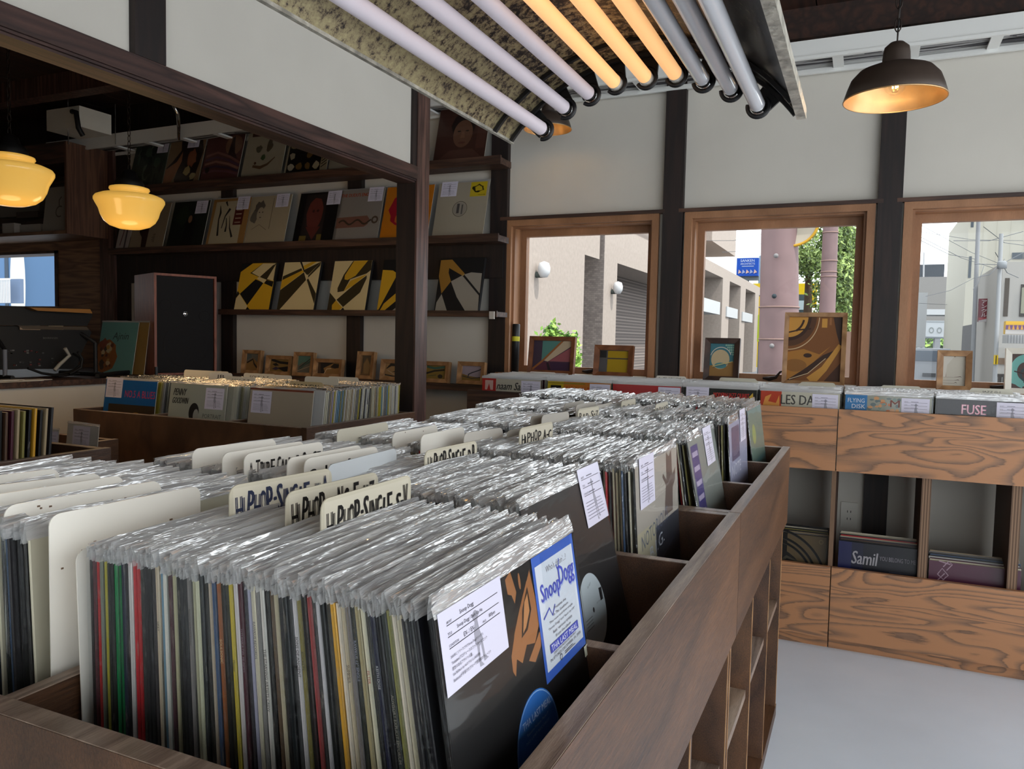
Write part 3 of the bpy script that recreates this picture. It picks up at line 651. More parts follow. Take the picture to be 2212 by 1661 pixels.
t1 = tag_mesh([('ARTIST', 0.10, 0.825, 0.030), ('Snoop Dogg', 0.30, 0.83, 0.07), ('TITLE', 0.10, 0.685, 0.030), ('Snoop Dogg / Back Up Ho', 0.24, 0.69, 0.06), ('CONDITION', 0.10, 0.545, 0.03),
               ('EX- / EX-', 0.32, 0.55, 0.055), ('PRICE', 0.62, 0.545, 0.028), ('800yen', 0.73, 0.55, 0.06), ('2000年にリリースされたSnoop Doggのシングル', 0.10, 0.40, 0.045), ('Timbalandプロデュースのファンキーなヒット', 0.10, 0.33, 0.045),
               ('哀愁のあるブライトル盤。', 0.10, 0.26, 0.045), ('Side BはBack Up Hoのアルバム未収録曲', 0.10, 0.19, 0.045), ('Battlecatが手掛けたグルーヴ感満載のチューン!!', 0.10, 0.12, 0.045)], 0.115, 0.066)
record((-0.300 + LP * math.sin(math.radians(9.5)), 0.525 + LP / 2, -0.222 - LP * 0.986), math.radians(9.5), PI / 2, jacket((20, 19, 20), seed=900, art=a_front),
       SLV[4], 'black record with blue-edged advert sheet and white price slip, rightmost of nearest stack', 'aisle-facing record covers', (-LP / 2 + 0.0585, 0.252), t1)
# leaning white card at the left end of the nearest stack
def card_mesh(w, h, text=None, th=0.0014, c=(232, 227, 216), tc=(28, 26, 26), hand=True, tape=True, tw=0.90, tz=0.040, hh=0.030, worn=0):
    r = 0.012; pts = []
    for (cx, cz, a0) in ((w / 2 - r, h - r, 0), (-w / 2 + r, h - r, 90)):
        for k in range(6): a = math.radians(a0 + 90 * k / 5); pts.append((cx + r * math.cos(a), cz + r * math.sin(a)))
    pts += [(-w / 2, 0), (w / 2, 0)]
    mb = MB().prism(pts, 1, -th / 2, th / 2, lin(c))
    if text:
        a = Art(mb, w, h, -th / 2, mi=0); tr_ = random.Random(len(text))
        if tape: a.rect(0.03, 1 - 0.052 / h, 0.97, 1 - 0.004 / h, tuple(min(255, q + 8) for q in (206, 198, 178)))
        u = (1 - tw) / 2; W_ = [0.5 if ch in 'I.' else (0.6 if ch in ' -' else 1.1) for ch in text]; sc_ = tw / sum(W_)
        if hand:   # felt-pen capitals, each a little different
            for ch, wq in zip(text, W_):
                adv = wq * sc_
                if ch != ' ':
                    k = tr_.uniform(0.88, 1.14) if ch not in '.-' else 0.16; v = tz + tr_.uniform(-0.003, 0.003) - (hh * 0.45 if ch in '.-' else 0)
                    a.text(ch, u + adv * 0.12, 1 - v / h, hh * k / h, tc, adv * (0.80 if ch != 'I' else 0.28), rot=tr_.uniform(-0.06, 0.06), bold=0.012)
                u += adv
        else: a.text(text, u, 1 - tz / h, hh / h, tc, tw)
    if worn:
        rr = random.Random(worn); a = Art(mb, w, h, -th / 2)
        for k in range(7): u_ = rr.uniform(0.05, 0.9); v_ = 1 - rr.uniform(0.003, 0.07) / h; a.rect(u_, v_, u_ + rr.uniform(0.01, 0.03), v_ + 0.002 / h, (110, 88, 70))
    return mb.mesh('divider_card', ('gloss',))
def card(l, r_, z, label, text=None, group=None, h=0.365, **kw):
    """card whose top corners are seen at pixels l and r_, its top edge at height z"""
    a = at(*l, 2, z); b = at(*r_, 2, z); d = b - a; ww = d.length
    o = put(card_mesh(ww, h, text, **kw), 'divider_card', None, ((a.x + b.x) / 2, (a.y + b.y) / 2, z - h), (0, 0, math.atan2(d.y, d.x)))
    return T(o, label, 'divider card', group)
o = T(put(card_mesh(0.19, 0.325), 'divider_card', None, (-0.699, 0.62, -0.225 - 0.322), (math.radians(-2.2), 0, PI / 2)), 'bent white plastic divider at the left end of the nearest record stack', 'divider card')
G1 = 'blank white dividers in the front left bin'
card((105, 1113), (432, 1048), -0.19, 'blank white divider with speck marks, tall and nearest, left of the nearest record stack', None, G1, worn=3)
card((8, 1093), (347, 1037), -0.19, 'blank white divider standing second behind the nearest one at the left edge', None, G1, worn=4)
card((-60, 1076), (266, 1026), -0.19, 'blank white divider with a nicked right corner, third from the front at the left edge', None, G1)
card((-110, 1060), (219, 1021), -0.19, 'thin blank white divider just behind the nick-cornered one at the left edge', None, G1)
card((-190, 1050), (128, 1011), -0.19, 'blank white divider furthest back at the left edge, before the small brown crate', None, G1)
G2 = 'dividers in the middle left bin'
card((415, 970), (596, 947), -0.178, 'blank cream divider, leftmost of the row before the dark wooden bin', None, G2)
card((480, 979), (656, 952), -0.178, 'blank cream divider between the leftmost one and the handwritten white card', None, G2)
card((527, 981), (697, 953), -0.178, 'white divider with a long handwritten group name in thin black pen', 'A TRIBE CALLED QUEST', G2, hh=0.024, tape=False, tz=0.040)
card((620, 990), (780, 960), -0.178, 'blank pale divider right of the handwritten white card', None, G2)
card((657, 991), (816, 963), -0.178, 'pale divider lettered SOUL in black pen, behind the HIPHOP SINGLE cards', 'SOUL / R&B', G2, hh=0.024, tape=False, tz=0.042)
card((707, 1005), (856, 967), -0.178, 'pale blue-white divider with faint ruled bars, just behind the HIPHOP SINGLE S-V card', None, G2, c=(200, 204, 206))
G3 = 'hand-lettered HIPHOP SINGLE dividers'
card((495, 1050), (716, 1010), -0.172, 'taped yellowish divider lettered HIPHOP SINGLE W-A, leftmost of three', 'HIPHOP.SINGLE W-A', G3, c=(206, 198, 176), tc=(48, 54, 78), tz=0.043)
card((617, 1064), (816, 1018), -0.172, 'taped yellowish divider lettered HIPHOP SINGLE X-Z, middle of three', 'HIPHOP SINGLE X-Z', G3, c=(206, 198, 176), tz=0.043)
card((693, 1080), (887, 1024), -0.172, 'taped yellowish divider lettered HIPHOP SINGLE S-V, nearest of three', 'HIPHOP.SINGLE S-V', G3, c=(206, 198, 176), tz=0.045)
card((917, 974), (1030, 951), -0.178, 'taped yellowish divider lettered HIPHOP SINGLE D-R, standing alone further back', 'HIPHOP.SINGLE D-R', G3, c=(206, 198, 176), tz=0.040)
G4 = 'blank dividers towards the far end of the island'
card((728, 928), (838, 911), -0.18, 'taped cream divider standing alone near the corner of the dark wooden bin', None, G4, c=(206, 200, 182))
card((848, 935), (945, 917), -0.18, 'cream divider with a torn brown label along its top edge', None, G4, worn=8)
card((909, 940), (1003, 921), -0.18, 'blank cream divider in front of the torn-label one', None, G4)
card((1002, 935), (1086, 923), -0.182, 'blank greyish divider to the right of the pair of cream ones', None, G4, c=(196, 190, 180))
card((1095, 930), (1150, 922), -0.185, 'blank greyish divider beside the taped far card, fourth in the row', None, G4, c=(176, 170, 160))
card((1122, 925), (1194, 910), -0.175, 'taped divider with small black lettering, midway down the island', 'HIPHOP A-C', G4, c=(200, 192, 170), hh=0.02, tz=0.035)
card((1170, 897), (1229, 888), -0.18, 'larger blank grey divider midway down the far half of the island', None, G4, c=(186, 180, 170))
card((1146, 900), (1200, 892), -0.185, 'small blank brownish divider left of the larger grey one', None, G4, c=(160, 152, 140))
card((1219, 872), (1262, 864), -0.18, 'blank grey divider, left one of the two far pairs', None, G4, c=(180, 174, 164))
card((1244, 875), (1287, 867), -0.18, 'blank grey divider, right one of the two far pairs', None, G4, c=(186, 180, 170))
card((1286, 877), (1323, 868), -0.182, 'blank grey divider with clipped corner close to the taped far card', None, G4, c=(186, 180, 170))
card((1248, 884), (1294, 876), -0.178, 'taped divider with black lettering in the far left bin', 'R&B S-Z', G4, c=(196, 190, 170), hh=0.02, tz=0.032)
card((1342, 867), (1373, 860), -0.18, 'small taped divider with lettering behind the grey far ones', 'R&B', G4, c=(196, 190, 170), hh=0.02, tz=0.032)
card((1402, 851), (1430, 846), -0.182, 'taped lettered divider furthest down the island', 'REGGAE', G4, c=(200, 194, 176), hh=0.02, tz=0.032)
card((1416, 873), (1443, 866), -0.18, 'taped lettered divider right of the far ones, in the last bin but one', 'ROOTS', G4, c=(200, 194, 176), hh=0.02, tz=0.032)

# --- the other stacks of the island
PK = ['black', 'black', 'charcoal', 'cream', 'grey', 'black', 'ivory', 'tan', 'brown', 'maroon', 'black', 'navy', 'white', 'olive', 'cream', 'black', 'charcoal', 'red', 'blue', 'ivory']
JV = [jacket(PAL[c], tuple(int(q * 0.9) for q in PAL[c]), 0.0034, 400 + i) for i, c in enumerate(PK)]
stuff = MB(); smats = ('worn', 'gloss', 'film', 'flap_bulk', 'seam')
def absorb(me, mtx, off):
    ca = me.color_attributes['Col'].data; k = len(stuff.v)
    stuff.v += [tuple(mtx @ v.co) for v in me.vertices]
    for p in me.polygons:
        stuff.f.append(tuple(i + k for i in p.vertices)); c = ca[p.loop_start].color
        stuff.c.append((c[0], c[1], c[2])); stuff.m.append(p.material_index + off); stuff.sm.append(p.use_smooth)
def fill(xa, xb, y0, zt, la, lb, n, lo, label, group, seed, pitch=None):
    """n records fanned from xa to xb (tops); those from index lo on are objects of their own, the rest go with the bulk"""
    r = random.Random(seed)
    for i in range(n):
        t = (i + 0.5) / n; x = lerp(xa, xb, t) + r.uniform(-0.0008, 0.0008); lean = math.radians(lerp(la, lb, t ** 1.5)); z = zt + r.uniform(-0.004, 0.004)
        y = y0 + LP / 2 + r.uniform(-0.006, 0.006); j = r.randrange(len(JV)); s = r.randrange(10)
        loc = Vector((x + LP * math.sin(lean), y, z - LP * math.cos(lean)))
        if i >= lo: record(loc, lean, PI / 2, JV[j], SLV[s], label, group)
        else:
            m = Matrix.Translation(loc) @ Matrix.Rotation(PI / 2, 4, 'Z') @ Matrix.Rotation(-lean, 4, 'X')
            absorb(JV[j], m, 0); absorb(SLV[s], m, 2)
def endrec(xt, y0, zt, lean, art, tp, label, seed):
    lr = math.radians(lean)
    record((xt + LP * math.sin(lr), y0 + LP / 2, zt - LP * math.cos(lr)), lr, PI / 2, jacket((30, 28, 30), seed=seed, art=art), SLV[seed % 10], label, 'aisle-facing record covers', tp)
fill(-0.688, -0.392, 0.888, -0.222, 1, 13, 56, 4, 'sleeved record packed in the second aisle bin, only its plastic edge showing', 'sleeved records in the second aisle bin', 21)
endrec(-0.385, 0.885, -0.215, 14, a_label, (0.107, 0.245), 'black record with a round white label and lilac price slip, second cover from the front', 501)
fill(-0.688, -0.352, 1.272, -0.222, 1, 4, 62, 18, 'sleeved record packed in the third aisle bin, behind the round white label cover', 'sleeved records in the third aisle bin', 22)
endrec(-0.345, 1.27, -0.215, 4, a_notor, (-0.085, 0.24), 'pale record cover with large curved lettering and a dark pointing shape, third from the front', 502)
fill(-0.688, -0.345, 1.665, -0.22, 1, 9, 60, 46, 'sleeved record leaning in the fourth aisle bin, beyond the dark pointing shape cover', 'sleeved records in the fourth aisle bin', 23)
endrec(-0.338, 1.66, -0.215, 11, a_band, (0.06, 0.24), 'silvery sleeved record with a purple lettered band, leaning in the fourth aisle bin', 503)
fill(-0.688, -0.318, 2.035, -0.214, 1, 3, 64, 48, 'sleeved record in the fifth aisle bin, packed beside the lilac and blue cover', 'sleeved records in the fifth aisle bin', 24)
endrec(-0.310, 2.03, -0.210, 4, a_purple, (0.075, 0.25), 'lilac and blue record cover with pale lettering, fifth cover from the front', 504)
fill(-0.688, -0.322, 2.415, -0.205, 1, 5, 60, 52, 'sleeved record in the last aisle bin, next to the pale green cover', 'sleeved records in the last aisle bin', 25)
endrec(-0.315, 2.41, -0.205, 8, a_teal, None, 'pale green record cover in clear plastic, furthest of the aisle-facing covers', 505)
for k, (y0, zt, xa) in enumerate(((0.525, -0.222, -1.15), (0.888, -0.222, -1.02), (1.272, -0.22, -1.01), (1.665, -0.22, -0.985), (2.035, -0.214, -1.03), (2.415, -0.205, -1.06))):
    xb = -0.782 if k == 0 else -0.742; n = int((xb - xa) / 0.0055)
    fill(xa, xb, y0, zt, 1, 3, n, n - 22 if k == 0 else n, 'sleeved record with worn spine between the blank white dividers at the left edge', 'sleeved records in the front left bin', 60 + k)
# --- crates under the windows: covers face the room, leaning back
def fcover(x0, zb, y, lean, art, label, group, tp=None, sm=None, seed=0, col=(40, 38, 40), jt=0.0034):
    lr = math.radians(lean)
    return record((x0 + LP / 2, y, zb), lr, 0, jacket(col, seed=seed, art=art, t=jt), sm or SLV[seed % 10], label, group, tp)
def w1(a): a.rect(0, 0, 1, 1, (192, 184, 166)); a.rect(0, 0.6, 0.24, 1, (178, 44, 38)); a.rect(0.05, 0.82, 0.19, 0.97, (206, 170, 160)); a.poly([(0.08, 0.8), (0.12, 0.92), (0.15, 0.8)], (178, 44, 38)); a.text('naam Sal', 0.25, 0.83, 0.12, (36, 34, 34), 0.42, shear=0.25, bold=0.005)
def w2(a):
    a.rect(0, 0, 1, 1, (196, 120, 30)); a.rect(0, 0.5, 0.26, 1, (196, 170, 40))
    for k in range(7): a.poly([(0.01 + k * 0.035, 0.83), (0.03 + k * 0.035, 0.83), (0.055 + k * 0.035, 0.76), (0.035 + k * 0.035, 0.76)], (24, 22, 20))
    a.rect(0.05, 0.88, 0.22, 0.94, (24, 22, 20)); a.rect(0, 0.965, 0.6, 0.985, (150, 130, 40)); a.text('SARAVAH 80', 0.30, 0.82, 0.11, (176, 36, 28), 0.40)
def w3(a):
    a.rect(0, 0, 1, 1, (178, 24, 30))
    for k in range(4): a.line([(0.38 + k * 0.05, 0.74), (0.37 + k * 0.06, 0.80), (0.40 + k * 0.05, 0.83)], 0.02, (206, 196, 180))
def w4(a): a.rect(0, 0, 1, 1, (26, 26, 22)); a.text('MODERN JAZZ QUART', 0.42, 0.86, 0.085, (186, 40, 36), 0.48, bold=0.004); a.poly([(0.86, 0.76), (0.93, 0.86), (0.90, 0.90), (0.95, 0.96), (0.97, 0.76)], (196, 160, 60)); a.rect(0.80, 0.78, 0.85, 0.84, (60, 110, 40)); a.oval(0.5, 0.80, 0.012, 0.012, (190, 160, 60), 8)
def w5(a):
    a.rect(0, 0, 1, 1, (190, 184, 166)); a.rect(0, 0.5, 0.27, 1, (182, 60, 30))
    a.poly([(0.02, 0.76), (0.06, 0.92), (0.14, 0.96), (0.10, 0.86), (0.20, 0.84), (0.24, 0.95), (0.25, 0.76)], (216, 150, 70)); a.text('LES DA', 0.26, 0.83, 0.13, (62, 58, 54), 0.42, bold=0.005); a.rect(0.27, 0.795, 0.95, 0.803, (80, 76, 70))
def w6(a):
    a.rect(0, 0, 1, 1, (150, 150, 136)); a.rect(0, 0.5, 0.26, 1, (20, 112, 170)); a.text('FLYING', 0.03, 0.90, 0.055, (216, 220, 222), 0.2); a.text('DISK', 0.08, 0.825, 0.055, (216, 220, 222), 0.16)
    r = random.Random(6)
    for k in range(26): u = r.uniform(0.28, 0.64); v = r.uniform(0.76, 0.97); a.oval(u, v, r.uniform(0.015, 0.035), r.uniform(0.01, 0.03), r.choice([(190, 110, 60), (120, 140, 130), (96, 110, 110), (204, 150, 100)]), 8)
    a.text('M', 0.53, 0.86, 0.09, (110, 50, 40), 0.11)
def w7(a): a.rect(0, 0, 1, 1, (24, 16, 24)); a.text('FUSE', 0.27, 0.82, 0.12, (220, 120, 150), 0.26, bold=0.006); a.text('FUSE', 0.273, 0.823, 0.114, (236, 190, 200), 0.254); a.poly([(0.9, 0.76), (0.98, 0.97), (1, 0.76)], (96, 60, 130))
WC = [(1040, w1, 'cream record front with a red square and serif letters, leftmost crate bin under the windows', 0.105), (1181, w2, 'yellow and orange record front with black hatching, second crate bin under the windows', 0.105),
      (1322, w3, 'red record front in the third crate bin under the windows, below the plaster post', 0.105), (1474, w4, 'black record front lettered MODERN JAZZ in red, fourth crate bin under the windows', -0.095),
      (1641, w5, 'cream record front lettered LES DA with orange picture, fifth window crate bin', 0.1), (1824, w6, 'blue and patterned orange record front in the sixth window crate bin', 0.1), (2022, w7, 'black record front with glowing pink FUSE letters, right-hand window crate bin', 0.095)]
GW = 'front records in the crates under the windows'
for i, (px, fn, lab, tx) in enumerate(WC):
    x0 = at(px, 862, 1, 3.50).x + 0.004; r = random.Random(i)
    fcover(x0, -0.5195, 3.488, 2.5, fn, lab, GW, (tx, 0.222 if i != 3 else 0.23), SLV[(i * 3) % 10], 600 + i)
    for k in range(20):
        y = 3.488 + 0.0165 * (k + 1); lr = math.radians(3 + 4 * k / 20 + r.uniform(-0.3, 0.3)); z = -0.5195 + r.uniform(0, 0.003); xx = x0 + LP / 2 + r.uniform(-0.006, 0.006); j = r.randrange(len(JV))
        if k < 2: record((xx, y, z), lr, 0, JV[j], SLV[(i + k) % 10], 'sleeved record just behind the %s' % ('cream serif-lettered front|yellow hatched front|red front in the third window bin|MODERN JAZZ front|LES DA front|blue and orange patterned front|FUSE front'.split('|')[i]), 'records just behind the window crate fronts')
        else:
            m = Matrix.Translation((xx, y, z)) @ Matrix.Rotation(-lr, 4, 'X'); absorb(JV[j], m, 0); absorb(SLV[(i + k) % 10], m, 2)
def wcard(l, r_, y, label, text, **kw):
    a = at(*l, 1, y); b = at(*r_, 1, y); ww = b.x - a.x; h = 0.30; z = (a.z + b.z) / 2
    o = put(card_mesh(ww, h, text, hand=kw.pop('hand', False), tape=False, **kw), 'divider_card', None, ((a.x + b.x) / 2, y + 0.02, z - h), (math.radians(-4), 0, 0))
    T(o, label, 'divider card', 'genre dividers in the window crates')
K = dict(tw=0.42, tz=0.021, hh=0.011, c=(208, 204, 186))
wcard((1137, 802), (1195, 805), 3.80, 'small white divider with scribbled lettering in the leftmost window crate bin', 'Rollins', tw=0.4, tz=0.022, hh=0.011, hand=True)
wcard((1413, 811), (1479, 814), 3.80, 'white divider lettered Ja FUSION in bold black, behind the red record front', 'JaFUSION', tw=0.86, tz=0.027, hh=0.019)
wcard((1551, 816), (1632, 818), 3.74, 'pale divider lettered JAZZ S-U above the MODERN JAZZ record', 'JAZZ S-U', **K)
wcard((1558, 819), (1636, 822), 3.68, 'blank pale divider directly before the JAZZ S-U one', None, c=(208, 204, 186))
wcard((1722, 828), (1806, 832), 3.64, 'white divider lettered JAZZ M-O above the LES DA record', 'JAZZ M-O', **K)
wcard((1727, 825), (1804, 828), 3.72, 'blank white divider just behind the JAZZ M-O one', None, c=(208, 204, 186))
wcard((1904, 832), (1991, 836), 3.70, 'white divider lettered JAZZ J-L above the blue and patterned orange record', 'JAZZ J-L', **K)
wcard((2098, 838), (2192, 842), 3.66, 'white divider lettered JAZZ G-I, behind the JAZZ D-F one', 'JAZZ G-I', **K)
wcard((2104, 848), (2202, 853), 3.56, 'white divider lettered JAZZ D-F above the FUSE record', 'JAZZ D-F', **K)
# --- records in the open rack below the window crates
def r1_(a):
    a.rect(0, 0, 1, 1, (24, 22, 20)); a.rect(0.5, 0, 1, 1, (88, 74, 52))
    for q in (0.72, 0.62, 0.56): a.ring(0.30, 0.35, q - 0.03, q, (16, 15, 15), 40, 0, 180); a.ring(0.30, 0.35, q - 0.036, q - 0.03, (70, 64, 56), 40, 0, 180)
    a.ring(0.30, 0.35, 0.0, 0.45, (30, 28, 27), 30); a.line([(0.3, 0.5), (0.5, 0.68), (0.75, 0.6)], [0.02, 0.04, 0.01], (70, 64, 54)); a.ring(0.93, 0.93, 0.02, 0.03, (110, 96, 66), 16)
def r2_(a):
    a.rect(0, 0, 1, 1, (15, 16, 26)); a.z0 += 0.0; a.rect(0, 0, 0.16, 1, (24, 27, 70)); a.rect(0.16, 0, 0.3, 1, (18, 20, 44)); a.text('Samil', 0.16, 0.72, 0.17, (150, 146, 150), 0.30, shear=0.1, bold=0.006)  # blues darkened: the rack's shade is put into the colour
    a.text('YOU BELONG TO ME', 0.50, 0.80, 0.055, (128, 122, 130), 0.42); a.ring(0.5, 0.35, 0.16, 0.2, (90, 88, 90), 30); a.rect(0.62, 0.66, 0.92, 0.67, (60, 60, 74))
def r3_(a):
    a.rect(0, 0, 1, 1, (74, 30, 52)); c = (150, 124, 136); a.z0 += 0.055
    a.line([(0.02, 0.45), (0.10, 0.58), (0.18, 0.68)], 0.012, c); a.line([(0.05, 0.42), (0.13, 0.55), (0.2, 0.64)], 0.012, c)
    a.line([(0.10, 0.66), (0.15, 0.74), (0.22, 0.66), (0.17, 0.60), (0.10, 0.66)], 0.012, c); a.line([(0.16, 0.76), (0.22, 0.84), (0.26, 0.80), (0.2, 0.72)], 0.012, c); a.line([(0.11, 0.83), (0.24, 0.80)], 0.014, c)
GR = 'record covers in the rack under the window crates'
for px, fn, lab, sd in ((1618, r1_, 'black record cover with a curved wheel shape, low in the rack beside the island', 701), (1812, r2_, 'dark blue cover lettered YOU BELONG TO ME, low in the rack under the socket', 702), (2010, r3_, 'plum record cover with a pale line-drawn trumpet, low in the right-hand rack', 703)):
    zt = {701: -0.817, 702: -0.823, 703: -0.860}[sd]
    x0 = at(px, 1170, 1, 3.52).x
    record((x0 + LP / 2, 3.508, zt - LP), math.radians(5), 0, jacket((40, 38, 40), seed=sd, art=fn), None, lab, GR)
    for k in range(9):
        y = 3.508 + 0.009 * (k + 1); lr = math.radians(5); m = Matrix.Translation((x0 + LP / 2 + 0.003 * (k % 3), y, zt - LP + 0.003 * k)) @ Matrix.Rotation(-lr, 4, 'X'); absorb(JV[(k * 3 + sd) % 20], m, 0)
# --- middle bin in the left room: three columns, their spines to the right
JP = [jacket(PAL[c], PAL[c], 0.0034, 450 + i, mats=('gloss', 'gloss')) for i, c in enumerate(('ivory', 'cream', 'white', 'grey', 'tan', 'lilac', 'olive', 'yellow', 'charcoal', 'ivory', 'white', 'sky'))]
def m1(a): a.rect(0, 0, 1, 1, (24, 96, 160)); a.rect(0.10, 0.0, 1, 0.66, (60, 46, 30)); a.rect(0.14, 0.3, 0.9, 0.55, (140, 100, 40)); a.oval(0.65, 0.5, 0.10, 0.06, (180, 130, 60)); a.text('NO.5 A BLUES', 0.40, 0.76, 0.10, (206, 50, 90), 0.58)
def m2(a):
    a.rect(0, 0, 1, 1, (176, 178, 164)); a.rect(0, 0, 1, 0.52, (124, 132, 130)); a.text('PENNY', 0.06, 0.84, 0.09, (30, 32, 32), 0.22, shear=0.2, bold=0.006); a.text('GOODWIN', 0.05, 0.73, 0.08, (30, 32, 32), 0.28, shear=0.2, bold=0.006)
    a.oval(0.46, 0.62, 0.09, 0.13, (36, 34, 34)); a.oval(0.50, 0.58, 0.05, 0.09, (170, 168, 158)); a.poly([(0.36, 0.1), (0.40, 0.42), (0.50, 0.46), (0.62, 0.38), (0.70, 0.1)], (34, 34, 36)); a.poly([(0.46, 0.1), (0.47, 0.42), (0.53, 0.42), (0.50, 0.1)], (176, 174, 166))
    a.text('PORTRAIT', 0.62, 0.56, 0.055, (90, 94, 92), 0.32); a.text('OF', 0.74, 0.48, 0.04, (90, 94, 92), 0.07); a.text('A GEMINI', 0.64, 0.39, 0.055, (70, 74, 74), 0.26)
def m3(a): a.rect(0, 0, 1, 1, (180, 166, 146)); a.ring(0.5, 0.0, 0.15, 0.165, (96, 84, 70), 30, 0, 180); a.rect(0, 0.975, 1, 1, (140, 72, 52))
GM = 'cover-facing records of the dark wooden bin'
for x0, fn, lab, sd, tp in ((-3.085, m1, 'blue record with red letters and price slip, left column of the dark wooden bin', 711, (-0.10, 0.235)), (-2.690, m2, 'pale record with slanted black title and small figure, middle of the dark bin', 712, (0.095, 0.215)),
                            (-2.252, m3, 'plain tan record with a reddish top edge and price slip, right column', 713, (-0.095, 0.215))):
    fcover(x0, -0.535, 2.395, 8, fn, lab, GM, tp, SLVTHIN[sd % 3], sd)
rr = random.Random(9)
for col, x0 in ((0, -3.085), (1, -2.66), (2, -2.225)):
    n = (30, 40, 54)[col]
    for k in range(n):
        y = 2.405 + 0.0105 * (k + 1); 
        if col == 2 and 30 < k < 33: continue
        lr = math.radians(8 if k < 30 else 3); j = rr.randrange(12); zz = -0.537 + rr.uniform(-0.004, 0.004)
        m = Matrix.Translation((x0 + LP / 2 + (0.012 if col == 2 else 0), y, zz)) @ Matrix.Rotation(-lr, 4, 'X') @ Matrix.Rotation(PI, 4, 'Z')
        if col == 2 and k % 2 == 0 and k < 50:
            o = record((x0 + LP / 2 + 0.012, y, zz), 0, 0, JP[j], SLVTHIN[k % 3], 'thin pale-spined record in the right column of the dark bin, behind the tan cover', 'pale-spined records in the dark bin')
            o.rotation_euler = m.to_euler()
        else: absorb(JP[j], m, 0); absorb(SLVTHIN[k % 3], m, 2)
def mcard(l, r_, y, label, text=None, **kw):
    a = at(*l, 1, y); b = at(*r_, 1, y); h = 0.31; z = (a.z + b.z) / 2
    T(put(card_mesh(b.x - a.x, h, text, hand=False, tape=False, **kw), 'divider_card', None, ((a.x + b.x) / 2, y + 0.03, z - h), (math.radians(-6), 0, 0)), label, 'divider card', 'dividers in the dark wooden bin')
Kc = dict(c=(206, 200, 184), tz=0.026, hh=0.015, tw=0.6)
mcard((376, 802), (473, 799), 2.75, 'cream divider rising at the back of the blue record column', None, **Kc)
mcard((430, 806), (480, 804), 2.66, 'white divider lettered JB, above the pale two-tone record', 'JB', c=(206, 204, 196), tz=0.030, hh=0.02, tw=0.35)
mcard((466, 813), (530, 815), 2.56, 'cream divider lettered SOUL T-Z in front of the middle column', 'SOUL T-Z', **Kc)
mcard((506, 806), (575, 808), 2.80, 'cream divider lettered SOUL A-S, further back in the middle column', 'SOUL A-S', **Kc)
mcard((565, 810), (612, 811), 2.98, 'blank white divider at the very back of the middle column', None, c=(206, 204, 196))
mcard((604, 826), (677, 824), 2.48, 'taped yellowish divider with worn letters right behind the tan record', 'R&B NEW', c=(190, 170, 130), tz=0.028, hh=0.017, tw=0.75)
mcard((638, 813), (712, 816), 2.62, 'blank cream divider at left behind the taped yellowish one', None, **Kc)
mcard((690, 813), (757, 816), 2.84, 'cream divider lettered US furthest back in the right column', 'US', c=(206, 200, 184), tz=0.03, hh=0.015, tw=0.2)
# --- old records standing in the small crate
CR = 'gold,black,tan,charcoal,grey,cream,charcoal,black,brown,maroon,tan,olive,black'.split(',')
for i in range(17):
    y = 1.165 + i * 0.0142; cn = CR[i % 13]
    record((-2.19, y + 0.02, -0.535 + 0.003 * math.sin(i * 2.1)), math.radians(-(i / 17) * 5), PI, jacket(PAL[cn], PAL[cn], 0.0062, 800 + i), None,
           'old record with %s spine, %s from the front in the small crate' % (cn, ordn(i + 1)), 'old records in the small brown crate')
for i, (px, py, rz) in enumerate(((95, 925, 0.1), (170, 918, -0.05))):
    p = at(px, py, 1, 1.98)
    o = record((p.x, 1.95 + 0.03 * i, p.z - LP * 0.58), math.radians(6), rz, jacket((200, 198, 192), seed=830 + i), SLV[i], ('white sleeved record glinting behind the small brown crate', 'white sleeved record with price slip, tucked next to the dark wooden bin')[i], 'white records behind the small crate', (0.07 if i == 0 else -0.01, 0.155))
    o.scale = (0.58, 0.58, 0.58); o.children[2].scale = (1.7, 1, 1.7)
# --- odd white-edged records on the island's lower shelves
rr = random.Random(2)
for y0, n in ((0.47, 9), (0.86, 12), (1.25, 9), (1.66, 10), (2.01, 8), (2.40, 6)):
    for k in range(n):
        j = rr.randrange(20); zz = -1.228 + rr.uniform(0, 0.003)
        for zb in ((-0.864, -1.229)):
            m = Matrix.Translation((-0.30 - k * 0.009 - 0.02 * (zb < -1), y0 + LP / 2 + 0.01, zb + 0.002)) @ Matrix.Rotation(PI / 2, 4, 'Z'); 
            if zb > -1: m = m @ Matrix.Scale(0.78, 4, Vector((0, 0, 1)))
            absorb(JV[j], m, 0)
o = stuff.build('packed_records', smats)
T(o, 'remaining tightly packed sleeved records filling the bins and crates', 'records', None, 'stuff')

# ================================================================ shelves on the far wall
def shelf(name, x0, x1, zt, th, label, yf=WY - 0.17, lip=0.0):
    o = thing(name, label, 'shelf', ((x0 + x1) / 2, WY - 0.085, zt - th))
    L = Matrix.Translation((-(x0 + x1) / 2, -(WY - 0.085), -(zt - th)))
    MB().box(x0, x1, yf, WY - 0.046, zt - th, zt - 0.002).xf(L).build('board', 'shelf', o)
    MB().box(x0, x1, yf - 0.012, yf, zt - th - 0.002, zt + lip).xf(L).build('front_lip', 'shelf', o)
    return o
shelf('wall_shelf', -4.62, -1.79, 0.948, 0.036, 'long dark wall shelf, highest, with sleeved covers under the cable tray', lip=0.008)
shelf('wall_shelf', -4.74, -1.795, 0.543, 0.034, 'long dark wall shelf, second from the top, with covers leaning on the wall', lip=0.006)
shelf('wall_shelf', -3.75, -1.795, 0.137, 0.028, 'brown wall shelf carrying the black and yellow art panels', lip=0.003)
shelf('wall_shelf', -3.68, -1.84, -0.264, 0.030, 'low wall shelf with a row of small oak picture frames', lip=0.003)
